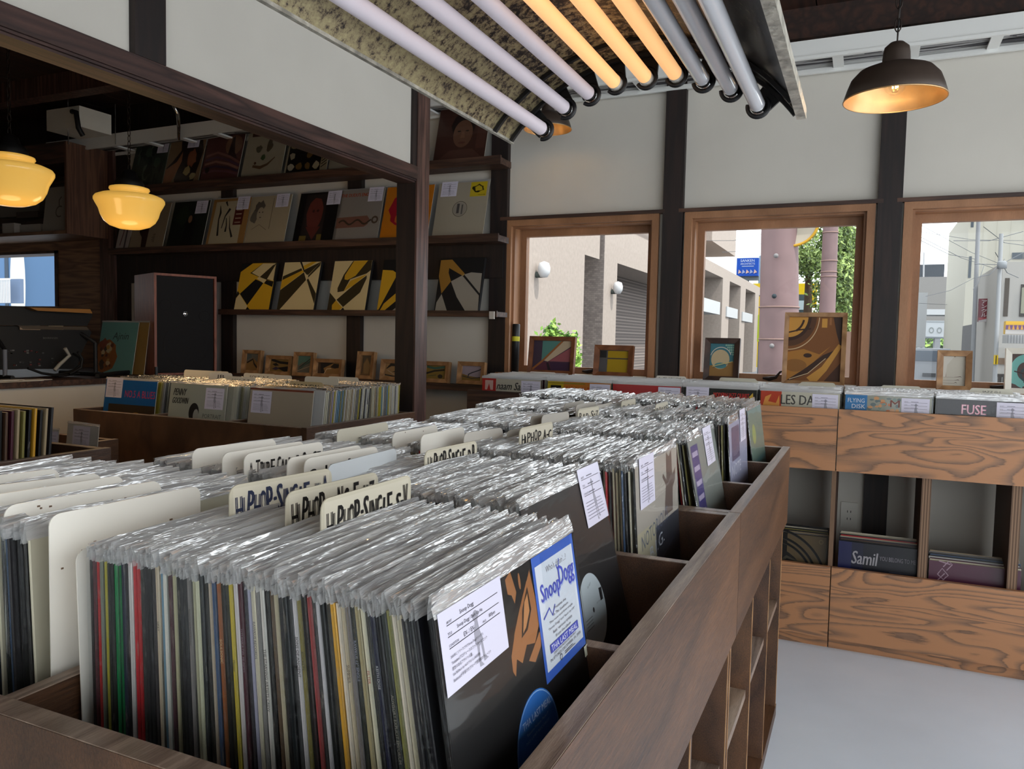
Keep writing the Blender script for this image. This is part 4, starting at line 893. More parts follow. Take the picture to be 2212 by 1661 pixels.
T(MB().box(-0.014, 0.014, -0.012, 0, -0.022, 0.018, lin((200, 192, 182))).build('shelf_tag', 'paint', None, (at(1063, 678, 1, 3.76).x, 3.765, 0.118)), 'tiny white tag at the right end of the art panel shelf', 'tag')
def blob(a, u, v, r, c, seed, n=14, rv=None, j=0.25):
    q = random.Random(seed); rv = rv or r
    a.poly([(u + r * math.cos(2 * PI * k / n) * (1 + q.uniform(-j, j)), v + rv * math.sin(2 * PI * k / n) * (1 + q.uniform(-j, j))) for k in range(n)], c)
def s1(a):
    a.rect(0, 0, 1, 1, (58, 70, 64)); q = random.Random(1)
    for k in range(26): blob(a, q.uniform(0.1, 0.9), q.uniform(0.1, 0.9), q.uniform(0.03, 0.1), q.choice([(44, 56, 50), (76, 92, 84), (96, 108, 98), (40, 48, 46)]), k, 9, 0.12)
def s2(a):
    a.rect(0, 0, 1, 1, (150, 124, 96)); a.poly([(0.3, 1), (0.35, 0.75), (0.15, 0.5), (0.02, 0.38), (0.05, 0.3), (0.4, 0.55), (0.3, 0.1), (0.35, 0), (0.85, 0), (0.9, 0.3), (0.98, 0.7), (0.9, 0.95), (0.8, 1)], (44, 28, 24))
    a.poly([(0, 0.34), (0.28, 0.5), (0.40, 0.72), (0.42, 0.5), (0.3, 0.2), (0.2, 0), (0, 0)], (166, 110, 76)); blob(a, 0.7, 0.55, 0.12, (150, 92, 62), 3, 14, 0.2); blob(a, 0.62, 0.28, 0.1, (176, 156, 106), 4); blob(a, 0.80, 0.14, 0.08, (176, 160, 120), 5)
def s3(a):
    a.rect(0, 0, 1, 1, (104, 66, 62)); a.ring(0.75, 0.75, 0.0, 0.22, (140, 104, 84), 24); a.poly([(0.62, 0.5), (0.68, 0.9), (0.74, 0.95), (0.80, 0.6), (0.9, 0.45)], (58, 40, 42))
    for k in range(5): a.line([(0.05, 0.55 - k * 0.09), (0.35, 0.62 - k * 0.10), (0.7, 0.5 - k * 0.08), (0.98, 0.35 - k * 0.06)], 0.05, ((140, 96, 92), (92, 66, 88), (160, 116, 104), (70, 52, 74), (120, 80, 90))[k])
    blob(a, 0.15, 0.25, 0.07, (50, 36, 34), 8)
def s4(a):
    a.rect(0, 0, 1, 1, (178, 168, 146)); a.rect(0.1, 0.88, 0.42, 0.96, (84, 50, 42)); blob(a, 0.34, 0.60, 0.08, (104, 96, 78), 1); blob(a, 0.60, 0.66, 0.07, (96, 84, 66), 2, 12, 0.15); blob(a, 0.55, 0.88, 0.06, (140, 74, 56), 3, 8, 0.03)
    blob(a, 0.48, 0.42, 0.06, (70, 96, 62), 4); a.line([(0.25, 0.24), (0.45, 0.2), (0.62, 0.26), (0.78, 0.40)], [0.05, 0.07, 0.05, 0.02], (110, 84, 60)); blob(a, 0.3, 0.3, 0.03, (90, 60, 44), 6)
def s5(a):
    a.rect(0, 0, 1, 1, (166, 154, 128)); a.rect(0.04, 0.04, 0.84, 0.96, (20, 18, 18)); q = random.Random(5)
    for i in range(4):
        for j in range(4):
            if q.random() < 0.85: blob(a, 0.14 + i * 0.2, 0.15 + j * 0.22, 0.075, q.choice([(176, 164, 136), (150, 136, 104), (190, 182, 160), (120, 92, 50)]), i * 9 + j, 7, 0.08, 0.35)
    for k in range(6): a.line([(0.86, 0.1 + k * 0.06), (0.98, 0.18 + k * 0.06)], 0.02, (40, 36, 32))
def s6(a): a.rect(0, 0, 1, 1, (160, 152, 136)); a.text('THE', 0.08, 0.3, 0.08, (70, 62, 54), 0.1); a.text('by Curtis', 0.35, 0.12, 0.12, (60, 54, 48), 0.5)
def s7(a):   # generic sepia portrait cover
    a.rect(0, 0, 1, 1, (74, 46, 38)); blob(a, 0.52, 0.66, 0.24, (38, 26, 24), 1, 18, 0.26, 0.05); a.oval(0.52, 0.50, 0.19, 0.26, (112, 78, 60)); a.oval(0.44, 0.55, 0.035, 0.014, (40, 26, 22), 12); a.oval(0.60, 0.55, 0.035, 0.014, (40, 26, 22), 12)
    a.poly([(0.50, 0.54), (0.47, 0.42), (0.57, 0.42), (0.54, 0.54)], (128, 92, 70)); a.oval(0.52, 0.33, 0.07, 0.022, (96, 56, 48), 14); a.poly([(0.05, 0), (0.3, 0.2), (0.74, 0.2), (0.98, 0)], (90, 60, 50)); a.rect(0.8, 0.2, 0.97, 0.9, (88, 54, 44)); a.rect(0.3, 0.93, 0.6, 1.0, (150, 148, 156))
def t0(a): a.rect(0, 0, 1, 1, (166, 156, 148)); a.line([(0.7, 0.9), (0.78, 0.5), (0.72, 0.1)], 0.06, (70, 60, 70))
def t1_(a): a.rect(0, 0, 1, 1, (160, 142, 120)); blob(a, 0.36, 0.5, 0.16, (46, 24, 22), 1, 14, 0.26); a.poly([(0.3, 0.5), (0.36, 0.0), (0.5, 0.0), (0.5, 0.5)], (60, 30, 26)); blob(a, 0.38, 0.55, 0.06, (120, 66, 44), 3); a.text('abba', 0.72, 0.12, 0.1, (90, 74, 60), 0.2, rot=PI / 2)
def t2(a): a.rect(0, 0, 1, 1, (30, 36, 30)); blob(a, 0.3, 0.7, 0.2, (40, 54, 38), 4); blob(a, 0.55, 0.52, 0.13, (16, 15, 15), 2, 14, 0.2, 0.08); a.oval(0.53, 0.60, 0.055, 0.085, (150, 110, 84)); a.poly([(0.38, 0), (0.42, 0.45), (0.66, 0.45), (0.72, 0)], (18, 18, 18))
def t3(a):
    a.rect(0, 0, 1, 1, (166, 124, 74)); a.poly([(0.06, 0.03), (0.08, 0.94), (0.82, 0.95), (0.84, 0.03)], (190, 178, 150)); c = (34, 28, 26)
    a.line([(0.20, 0.86), (0.24, 0.70), (0.22, 0.55), (0.27, 0.20)], [0.01, 0.05, 0.03, 0.05], c); a.line([(0.34, 0.94), (0.40, 0.84)], [0.05, 0.02], c); a.line([(0.48, 0.78), (0.38, 0.62), (0.34, 0.36)], [0.06, 0.03, 0.02], c)
    a.line([(0.42, 0.58), (0.46, 0.42), (0.46, 0.28)], [0.02, 0.03, 0.05], c); a.line([(0.50, 0.62), (0.56, 0.36), (0.66, 0.16)], [0.01, 0.03, 0.05], c); a.rect(0.62, 0.42, 0.86, 0.82, (96, 40, 36))
    for k in range(4): a.rect(0.66, 0.46 + k * 0.09, 0.81, 0.485 + k * 0.09, (176, 150, 130))
def t4(a): a.rect(0, 0, 1, 1, (178, 164, 138)); blob(a, 0.24, 0.74, 0.13, (96, 88, 80), 1, 16, 0.17); blob(a, 0.13, 0.56, 0.08, (110, 102, 92), 2, 14, 0.14); a.oval(0.28, 0.62, 0.09, 0.15, (176, 162, 138)); a.oval(0.25, 0.66, 0.018, 0.012, (60, 54, 50), 8); a.oval(0.33, 0.66, 0.018, 0.012, (60, 54, 50), 8); a.oval(0.29, 0.55, 0.025, 0.01, (70, 60, 56), 8); a.rect(0.56, 0.3, 0.57, 0.95, (80, 66, 56)); a.line([(0.12, 0.3), (0.3, 0.4), (0.5, 0.28)], 0.01, (120, 106, 90))
def t5(a): a.rect(0, 0, 1, 1, (18, 17, 19)); a.rect(0.16, 0.02, 0.66, 0.96, (44, 38, 38)); blob(a, 0.42, 0.56, 0.19, (110, 54, 46), 1, 18, 0.34, 0.06); a.poly([(0.25, 0.3), (0.6, 0.3), (0.45, 0.03)], (100, 48, 42)); a.rect(0.14, 0.02, 0.30, 0.12, (120, 100, 50)); a.rect(0.55, 0.02, 0.66, 0.14, (120, 100, 50)); blob(a, 0.38, 0.62, 0.03, (60, 28, 26), 4); blob(a, 0.48, 0.62, 0.03, (60, 28, 26), 5)
def t6(a):
    a.rect(0, 0, 1, 1, (150, 142, 136)); a.text("THE DUDU'S ENO", 0.04, 0.86, 0.07, (170, 66, 30), 0.62, bold=0.006); a.poly([(0.02, 0.24), (0.02, 0.45), (0.70, 0.47), (0.76, 0.40), (0.74, 0.30), (0.66, 0.25)], (134, 92, 78))
    pts = [(0.08 + 0.72 * k / 16, 0.35 + 0.045 * math.sin(k * 0.85)) for k in range(17)]; a.line(pts, 0.035, (70, 56, 44)); a.ring(0.88, 0.38, 0.04, 0.075, (84, 68, 54), 20)
def t7(a): a.rect(0, 0, 1, 1, (204, 126, 30)); blob(a, 0.42, 0.55, 0.30, (166, 30, 50), 1, 18, 0.34, 0.1); blob(a, 0.38, 0.38, 0.12, (200, 110, 50), 2, 12, 0.1); a.poly([(0.5, 0), (0.4, 0.3), (0.8, 0.4), (1, 0.2), (1, 0)], (166, 30, 50))
def t8(a): a.rect(0, 0, 1, 1, (176, 166, 148)); a.ring(0.48, 0.50, 0.135, 0.145, (90, 84, 76), 30); a.oval(0.48, 0.50, 0.125, 0.125, (160, 152, 140)); a.rect(0.42, 0.42, 0.47, 0.60, (84, 80, 78)); a.rect(0.51, 0.40, 0.54, 0.58, (100, 96, 92)); a.rect(0.64, 0.72, 0.96, 0.99, (204, 180, 40)); blob(a, 0.80, 0.87, 0.11, (50, 46, 20), 3, 12, 0.07, 0.3); blob(a, 0.80, 0.87, 0.08, (200, 176, 40), 4, 12, 0.05, 0.3); a.text('records', 0.80, 0.735, 0.03, (40, 36, 20), 0.14)
GS1, GS2 = 'covers on the top wall shelf', 'covers on the second wall shelf'
for px0, z, fn, lab, g, tp, sd in (
    (275, .955, s1, 'dark green mottled cover, leftmost on the top wall shelf', GS1, (0.10, 0.235), 1), (350, .955, s2, 'cover of a dark figure with raised arm, second on the top wall shelf', GS1, (0.05, 0.25), 2), (430, .955, s3, 'reddish purple fantasy landscape cover on the top wall shelf', GS1, None, 3),
    (519, .955, s4, 'cream cover with small green and brown sprigs on the top wall shelf', GS1, None, 4), (612, .955, s5, 'black and cream collage cover on the top wall shelf', GS1, None, 5), (708, .955, s6, 'pale lettered cover half hidden behind the brown beam, top wall shelf', GS1, None, 6),
    (934, .955, s7, 'sepia portrait cover alone right of the brown post, top wall shelf', GS1, None, 7),
    (277, .548, t1_, 'cover with a dark red mask-like figure beneath the hanging globe lamp', GS2, None, 9), (358, .548, t2, 'dark green cover with a small figure in black, second wall shelf', GS2, (0.09, 0.225), 10),
    (443, .548, t3, 'cream cover with one large brushed character and a maroon label', GS2, (0.095, 0.235), 11), (526, .548, t4, 'cream cover with a sketched face drawn in grey, second wall shelf', GS2, (0.09, 0.235), 12), (631, .548, t5, 'black cover with a long reddish face, second wall shelf', GS2, (0.10, 0.23), 13),
    (717, .548, t6, 'grey cover with a brown band, wavy snake shape and orange title', GS2, (0.10, 0.235), 14), (819, .548, t7, 'orange cover with a crimson head shape beside the brown post', GS2, None, 15), (932, .548, t8, 'plain cream cover with centre hole and yellow sticker, right end of second shelf', GS2, (-0.09, 0.235), 16)):
    x0 = at(px0, 400 if z > .9 else 530, 1, 3.81).x
    fcover(x0, z + 0.001, 3.813, 15, fn, lab, g, tp, SLVTHIN[sd % 3], 850 + sd)
mb = MB().box(-0.06, 0.06, -0.004, 0, 0, 0.24, lin((150, 140, 134))); a = Art(mb, 0.12, 0.24, -0.004); a.rect(0.62, 0.0, 0.74, 1, (60, 52, 60)); a.line([(0.3, 0.9), (0.42, 0.5), (0.3, 0.1)], 0.08, (96, 60, 66))
T(mb.build('booklet', 'gloss', None, (at(262, 530, 1, 3.81).x, 3.815, 0.549), (math.radians(-14), 0, 0)), 'narrow pale booklet at the left end of the second wall shelf, below the globe lamp', 'booklet')
# --- black and yellow art panels (traced in a 3.568x enlargement whose origin is pixel 480,550)
def panel(x0, x1, xt0, xt1, y0, y1, base_c, shapes, label):
    def uv(p): f = (y1 - p[1]) / (y1 - y0); a = x0 + (xt0 - x0) * f; b = x1 + (xt1 - x1) * f; return ((p[0] - a) / (b - a), f)
    A = at(480 + x0 / 3.568, 550 + y1 / 3.568, 1, 3.80); B = at(480 + x1 / 3.568, 550 + y1 / 3.568, 1, 3.80); ww = B.x - A.x; hh = 0.305
    mb = MB().box(-ww / 2, ww / 2, 0, 0.022, 0, hh, lin((22, 21, 22))); a = Art(mb, ww, hh, 0)
    a.poly([(0, 0), (1, 0), (1, 1), (0, 1)], base_c)
    for c, pts in shapes: a.poly([tuple(max(0, min(1, q)) for q in uv(p)) for p in pts], c)
    o = thing('art_panel', label, 'painting', (A.x + ww / 2, 3.80, 0.139), (math.radians(-14), 0, 0), 'black and yellow abstract art panels')
    mb.build('painted_board', 'paint', o)
Yc, Cc, Dk, Bk, Gc = (206, 158, 34), (212, 190, 140), (54, 44, 22), (20, 19, 20), (150, 142, 130)
panel(90, 358, 112, 392, 88, 425, Yc, [(Bk, [(94, 88), (200, 88), (105, 150)]), (Bk, [(92, 300), (105, 290), (120, 310), (95, 340)]), (Cc, [(120, 312), (192, 400), (180, 425), (90, 425), (95, 345)]), (Bk, [(122, 310), (235, 205), (300, 232), (190, 392)]), (Bk, [(180, 425), (193, 405), (215, 425)]),
     (Dk, [(186, 160), (280, 92), (392, 88), (380, 215), (322, 212), (262, 190)]), (Cc, [(200, 158), (282, 92), (385, 92), (268, 190)]), (Bk, [(305, 235), (322, 212), (378, 222), (370, 262)]), (Cc, [(245, 200), (262, 188), (322, 210), (300, 235)]), (Cc, [(325, 205), (385, 100), (374, 218)]), (Dk, [(268, 188), (372, 98), (322, 202)])],
     'black, ochre and cream abstract panel, leftmost on the brown shelf')
panel(420, 702, 440, 735, 80, 428, Cc, [(Dk, [(438, 182), (580, 125), (590, 142), (436, 212)]), (Yc, [(430, 212), (592, 140), (604, 152), (426, 282)]), (Dk, [(424, 284), (604, 155), (626, 212), (440, 428), (420, 428)]), (Dk, [(640, 180), (735, 80), (728, 110), (640, 196)]), (Dk, [(632, 212), (642, 200), (712, 310), (705, 385)]),
     (Yc, [(590, 112), (660, 80), (700, 80), (600, 140)]), (Bk, [(565, 80), (580, 80), (612, 150), (604, 155)]), (Dk, [(604, 148), (610, 135), (735, 80), (640, 175), (625, 172)])],
     'cream and black crossing-lines abstract panel, second on the brown shelf')
panel(808, 1098, 818, 1122, 70, 428, Cc, [(Dk, [(968, 72), (1120, 70), (1120, 140), (1085, 165), (960, 205), (920, 290), (872, 298), (868, 268), (905, 170)]), (Yc, [(975, 72), (1088, 70), (1000, 180), (940, 210), (915, 205), (914, 175)]), (Yc, [(918, 292), (965, 215), (1085, 170), (1080, 178), (990, 250)]),
     (Dk, [(872, 352), (990, 250), (1088, 178), (1090, 200), (1050, 300), (930, 405)]), (Dk, [(806, 300), (868, 355), (842, 400), (848, 428), (806, 428)]), (Yc, [(845, 428), (842, 390), (868, 358), (925, 410), (900, 428)]), (Bk, [(912, 428), (930, 408), (945, 428)])],
     'cream panel with a looping olive S shape, third on the brown shelf')
panel(1190, 1480, 1212, 1510, 62, 428, Bk, [(Yc, [(1208, 135), (1290, 140), (1330, 165), (1205, 420), (1192, 425)]), (Yc, [(1215, 428), (1240, 380), (1500, 160), (1500, 230), (1250, 428)]), (Gc, [(1330, 160), (1500, 60), (1510, 150), (1370, 185)]), (Gc, [(1310, 428), (1480, 300), (1480, 428)])],
     'black and ochre panel partly hidden by the dark post, fourth on the shelf')
panel(1632, 1972, 1650, 1998, 42, 432, Bk, [((150, 108, 40), [(1645, 55), (1740, 52), (1850, 160), (1825, 170), (1722, 115), (1720, 150), (1745, 215), (1678, 305), (1638, 175)]), (Gc, [(1845, 165), (1900, 150), (1982, 158), (1975, 305)]), (Gc, [(1745, 215), (1830, 172), (1970, 320), (1970, 430), (1872, 430), (1800, 330)]), (Gc, [(1640, 430), (1645, 370), (1680, 308), (1732, 430)]), ((170, 140, 80), [(1825, 172), (1848, 160), (1840, 175)])],
     'black and grey abstract panel alone right of the brown post')
# --- small oak frames
def frame(name, x0, x1, z0, z1, y, lean, mat, bw, d, art, label, group, cat='picture frame', th=0.003):
    ww, hh = x1 - x0, z1 - z0; o = thing(name, label, cat, ((x0 + x1) / 2, y, z0), (math.radians(-lean), 0, 0), group)
    a, b, h = -ww / 2, ww / 2, hh
    mb = MB(); q = bw * 0.25
    for (p0, p1, p2, p3) in (((a, 0), (b, 0), (b - bw, bw), (a + bw, bw)), ((b, 0), (b, h), (b - bw, h - bw), (b - bw, bw)), ((b, h), (a, h), (a + bw, h - bw), (b - bw, h - bw)), ((a, h), (a, 0), (a + bw, bw), (a + bw, h - bw))):
        f = [(p0[0], 0, p0[1]), (p1[0], 0, p1[1]), (p2[0], q, p2[1]), (p3[0], q, p3[1])]
        bk = [(p0[0], d, p0[1]), (p1[0], d, p1[1]), (p2[0], d, p2[1]), (p3[0], d, p3[1])]
        mb.add(f + bk, [(0, 1, 2, 3), (4, 7, 6, 5), (0, 4, 5, 1), (2, 6, 7, 3), (1, 5, 6, 2), (3, 7, 4, 0)])
    mb.build('moulding', mat, o)
    m2_ = MB().box(a + bw * 0.9, b - bw * 0.9, d * 0.6, d, bw * 0.9, h - bw * 0.9, lin((40, 36, 32)))
    A = Art(m2_, ww - 2 * bw, hh - 2 * bw, d * 0.6 - 0.0002, z0=bw); art(A); m2_.build('artwork', 'paint', o)
    return o
def f1(a): a.rect(0, 0, 1, 1, (104, 100, 92)); a.poly([(0, 0.5), (0.5, 0.75), (1, 0.4), (1, 0), (0, 0)], (140, 106, 62)); a.line([(0.05, 0.45), (0.5, 0.68), (0.62, 0.4), (0.95, 0.1)], 0.1, (30, 28, 28)); a.poly([(0, 1), (0, 0.6), (0.4, 0.8), (0.3, 1)], (80, 90, 90))
def f2(a): a.rect(0, 0, 1, 1, (130, 102, 56)); a.line([(0.05, 0.95), (0.5, 0.75), (0.95, 0.7)], 0.1, (28, 26, 26)); a.poly([(0.1, 0.6), (0.3, 0.7), (0.45, 0.5), (0.25, 0.45)], (30, 28, 26)); a.poly([(0.35, 0.3), (0.9, 0.45), (1, 0.1), (0.75, 0)], (26, 24, 26)); a.poly([(0.1, 0.2), (0.3, 0.4), (0.5, 0.25), (0.3, 0.1)], (60, 50, 70))
def f3(a): a.rect(0, 0, 1, 1, (104, 98, 86)); a.poly([(0, 1), (1, 1), (0.9, 0.7), (0.3, 0.6), (0, 0.4)], (84, 116, 104)); a.line([(0.1, 0.15), (0.5, 0.5), (0.95, 0.7)], 0.12, (66, 84, 74)); a.line([(0.0, 0.1), (0.9, 0.4)], 0.05, (150, 130, 104)); a.line([(0.1, 0.3), (0.9, 0.85)], 0.04, (30, 30, 32))
def f4(a): a.rect(0, 0, 1, 1, (150, 112, 66)); a.rect(0, 0, 0.25, 1, (70, 52, 40)); a.poly([(0.1, 1), (0.7, 1), (0.25, 0.5), (0.35, 0), (0.15, 0)], (34, 30, 30)); a.poly([(0.55, 0.6), (0.7, 0.95), (0.95, 0.9), (1, 0.6), (0.75, 0.5)], (36, 30, 30)); a.line([(0.3, 0), (0.4, 0.45), (0.6, 0.5)], 0.03, (206, 180, 140))
def f5(a): a.rect(0, 0, 1, 1, (120, 92, 60)); a.poly([(0.1, 1), (0.9, 1), (0.9, 0.5), (0.5, 0.9), (0.1, 0.55)], (90, 78, 62)); a.poly([(0.2, 0.55), (0.5, 0.85), (0.85, 0.5), (0.7, 0.1), (0.3, 0.1)], (140, 110, 70)); a.line([(0.1, 0.1), (0.15, 0.9)], 0.06, (60, 56, 52))
def f6(a): a.rect(0, 0, 1, 1, (150, 118, 78)); a.line([(0.05, 0.6), (0.25, 0.9), (0.6, 0.88), (1, 0.98)], [0.03, 0.12, 0.08, 0.04], (28, 27, 28)); a.poly([(0.3, 0.38), (0.7, 0.55), (1, 0.5), (0.95, 0.3), (0.6, 0.35)], (28, 27, 28)); a.line([(0.0, 0.15), (0.5, 0.02), (1, 0.12)], 0.05, (40, 38, 40)); a.line([(0.1, 0.5), (0.4, 0.2), (0.8, 0.18)], 0.03, (170, 150, 130))
def f7(a): a.rect(0, 0, 1, 1, (130, 106, 46)); a.line([(0, 0.9), (0.4, 0.8), (0.9, 0.9)], 0.1, (54, 96, 84)); a.line([(0, 0.4), (0.4, 0.6), (0.9, 0.7)], 0.08, (34, 34, 30)); a.oval(0.7, 0.2, 0.12, 0.15, (40, 36, 34)); a.line([(0.1, 0.2), (0.5, 0.3)], 0.04, (90, 90, 50))
def f8(a): a.rect(0, 0, 1, 1, (150, 138, 148)); a.poly([(0, 0), (1, 0), (1, 0.2), (0.4, 0.3), (0, 0.45)], (126, 100, 44)); a.line([(0.3, 0.4), (0.5, 0.55), (0.8, 0.7), (0.95, 0.8)], 0.05, (50, 50, 60)); a.line([(0, 0.3), (0.5, 0.15), (1, 0.25)], 0.04, (60, 52, 50)); a.line([(0.35, 0.45), (0.3, 0.2)], 0.05, (46, 50, 60))
GF = 'small oak picture frames on the low wall shelf'
for px0, px1, pt, pb, fn, lab in ((519, 558, 752, 803, f1, 'tall oak frame, leftmost, with grey and tan abstract print'), (571, 625, 769, 811, f2, 'wide oak frame, second from the left, with dark leaf shapes'), (630, 672, 755, 807, f3, 'tall oak frame with a green and grey diagonal print'),
                              (674, 735, 773, 813, f4, 'wide oak frame with a tan print of a dark curled shape'), (767, 803, 758, 818, f5, 'tall oak frame overlapping the dark wall post'), (819, 880, 776, 822, f6, 'wide oak frame partly hidden behind the brown post'),
                              (908, 966, 780, 826, f7, 'oak frame just right of the brown post, green and yellow print'), (985, 1043, 782, 831, f8, 'oak frame at the right end of the low shelf, mauve print')):
    A = at(px0, pb, 1, 3.80); B = at(px1, pb, 1, 3.80); C_ = at(px0, pt, 1, 3.83)
    frame('picture_frame', A.x, B.x, -0.260, -0.260 + (C_.z - A.z), 3.80, 8, 'frame', 0.022, 0.035, fn, lab, GF)
# --- framed pictures standing on the window sills
def g1(a):
    a.rect(0, 0, 1, 1, (64, 50, 66)); a.poly([(0.23, 0.30), (0.23, 1), (0.72, 1)], (84, 132, 124)); a.poly([(0.30, 0.33), (0.78, 1), (1, 1), (1, 0.84), (0.40, 0.30)], (190, 170, 142)); a.poly([(0.42, 0.31), (1, 0.80), (1, 0.31)], (150, 84, 90))
    a.poly([(0, 0), (0.27, 0.29), (1, 0.29), (1, 0)], (84, 42, 58)); a.poly([(0.45, 0.28), (0.98, 0.28), (0.98, 0), (0.5, 0)], (60, 36, 62)); a.line([(0.0, 0.03), (0.25, 0.31), (0.75, 1.0)], 0.05, (150, 92, 46)); a.poly([(0.36, 0.26), (0.42, 0.26), (0.50, 0), (0.42, 0)], (34, 26, 34))
def g2(a): a.rect(0, 0, 1, 1, (84, 82, 78)); a.rect(0.0, 0.66, 0.24, 0.98, (32, 32, 32)); a.rect(0.0, 0.02, 0.24, 0.60, (82, 80, 82)); a.rect(0.28, 0.66, 1.0, 0.98, (170, 138, 14)); a.rect(0.28, 0.0, 1.0, 0.60, (172, 140, 14)); a.rect(0.28, 0.61, 1, 0.64, (70, 54, 44))
def g3(a):
    a.rect(0, 0, 1, 1, (60, 112, 122)); a.poly([(0, 0), (0, 0.32), (1, 0.46), (1, 0)], (146, 108, 58))
    for k in range(5):
        for j in range(k + 1): a.rect(0.62 + k * 0.075, 0.98 - j * 0.07, 0.67 + k * 0.075, 0.93 - j * 0.07, (150, 186, 160))
    a.ring(0.45, 0.55, 0.42, 0.45, (206, 200, 186), 24, 20, 165, 0.78); a.oval(0.43, 0.52, 0.38, 0.30, (190, 170, 134)); a.oval(0.45, 0.33, 0.25, 0.09, (76, 132, 136)); a.line([(0.12, 0.30), (0.5, 0.38), (0.95, 0.46)], 0.03, (200, 180, 110)); a.line([(0.14, 0.27), (0.5, 0.33), (0.8, 0.40)], 0.02, (60, 80, 84))
def g4(a):
    a.rect(0, 0, 1, 1, (122, 76, 38)); C1, C2, K_, W_ = (196, 142, 64), (168, 114, 48), (58, 36, 26), (206, 178, 140)
    a.ring(0.0, 1.0, 0.0, 0.42, K_, 24, 270, 360, 0.88); a.ring(0.0, 1.0, 0.0, 0.36, C1, 24, 270, 360, 0.88); a.ring(0, 1, 0.26, 0.30, K_, 20, 300, 350, 0.88); a.ring(0.0, 1.0, 0.42, 0.52, (84, 54, 34), 24, 270, 360, 0.88); a.ring(0.0, 1.0, 0.56, 0.575, W_, 30, 270, 360, 0.9)
    a.line([(0, 0.76), (0.2, 0.80), (0.42, 0.82)], 0.03, K_); a.rect(0.62, 0.84, 0.72, 0.98, C1); a.rect(0.76, 0.88, 0.80, 1.0, (150, 100, 60)); a.poly([(0.83, 1), (1, 1), (1, 0.5), (0.9, 0.75)], (60, 42, 34))
    a.poly([(0, 0.45), (0.3, 0.5), (0.6, 0.42), (0.8, 0.55), (0.5, 0.3), (0.2, 0.1), (0, 0)], C2); a.oval(0.38, 0.40, 0.08, 0.035, K_, 16); a.oval(0.15, 0.24, 0.22, 0.10, (140, 94, 44), 20)
    a.line([(0.02, 0.0), (0.35, 0.14), (0.7, 0.38), (0.98, 0.52)], [0.03, 0.12, 0.10, 0.02], K_); a.line([(0.45, 0.0), (0.7, 0.2), (0.98, 0.57)], [0.20, 0.12, 0.08], C1); a.poly([(0.7, 0), (1, 0.3), (1, 0)], (72, 44, 30)); a.line([(0.05, 0.02), (0.4, 0.12), (0.72, 0.36)], 0.015, W_)
def g5(a): a.rect(0, 0, 1, 1, (196, 190, 176)); a.ring(0.55, 0.62, 0.40, 0.42, (110, 70, 44), 24, 90, 180, 0.9); a.rect(0.13, 0.30, 0.15, 0.64, (110, 70, 44)); a.poly([(0, 1), (0.5, 1), (0.18, 0.7), (0.13, 0.3), (0, 0.28)], (206, 202, 192)); [a.line([(0.02, v), (0.5, v), (0.6 + 0.2 * q, v + 0.03), (0.65 + 0.2 * q, v)], [0.008, 0.01, 0.03, 0.01], (84, 52, 40)) for v, q in ((0.29, 1), (0.18, 0.5), (0.09, 0))]
def g6(a): a.rect(0, 0, 1, 1, (80, 64, 60)); a.ring(0.5, 0.5, 0.3, 0.55, (110, 168, 160), 24, 60, 260, 0.9); a.ring(0.5, 0.4, 0.12, 0.2, (54, 70, 72), 20); a.line([(0, 0.2), (0.4, 0.1), (1, 0.3)], 0.14, (110, 168, 160)); a.line([(0.1, 0.5), (0.6, 0.4), (1, 0.55)], 0.05, (60, 44, 42))
GP = 'framed pictures on the window sills'
SZ = -0.192
for px0, px1, pt, pb, fn, mat, lab, bw in ((1138, 1237, 722, 803, g1, 'redframe', 'wide brown frame with plum, teal and cream slanting shapes on the left window sill', 0.022), (1280, 1364, 738, 806, g2, 'redframe', 'small brown frame with yellow and grey blocks on the left window sill', 0.026),
                                       (1518, 1594, 722, 815, g3, 'darkframe', 'dark walnut frame with a round cream moon over blue, middle window sill', 0.026), (1688, 1824, 665, 820, g4, 'frame', 'largest picture, honey frame with swirling brown and gold curves, middle window sill', 0.020),
                                       (2023, 2099, 745, 832, g5, 'frame', 'small brown frame with thin curling lines on white, right window sill', 0.024), (2171, 2262, 738, 836, g6, 'offwhite', 'pale frame with swirling turquoise shapes, cut by the picture edge', 0.024)):
    yb = 3.885; A = at(px0, pb, 1, yb); B = at(px1, pb, 1, yb); C_ = at(px0, pt, 1, yb + 0.03)
    frame('picture_frame', A.x, B.x, SZ, SZ + (C_.z - at(px0, pb, 1, yb).z) * 1.01, yb, 8, mat, bw, 0.030, fn, lab, GP)
# black tube with a yellow band
p = at(1111, 798, 1, 3.90)
t = thing('poster_tube', 'glossy black cardboard tube with a yellow band in the left window corner', 'tube', (p.x, 3.905, SZ), (math.radians(-2), 0, 0))
MB().lathe([(0, 0), (0.021, 0), (0.021, 0.262), (0.019, 0.266), (0, 0.266)], n=24).build('tube_body', 'black', t)
MB().lathe([(0.0213, 0.172), (0.0216, 0.174), (0.0216, 0.196), (0.0213, 0.198)], n=24, col=lin((206, 200, 50))).build('band', 'paint', t)
# ================================================================ counter corner of the left room
CXR = -3.79
t = thing('shop_counter', 'long white-fronted counter with a brown wooden top at the far left', 'counter', (-4.2, 2.2, ZF))
L = Matrix.Translation((4.2, -2.2, -ZF))
MB().box(-4.95, CXR, 0.6, WY - 0.05, -0.300, -0.270).xf(L).build('worktop', 'shelf', t)
MB().box(-4.90, CXR - 0.015, 0.62, WY - 0.06, ZF, -0.300).xf(L).build('counter_body', 'wall', t)
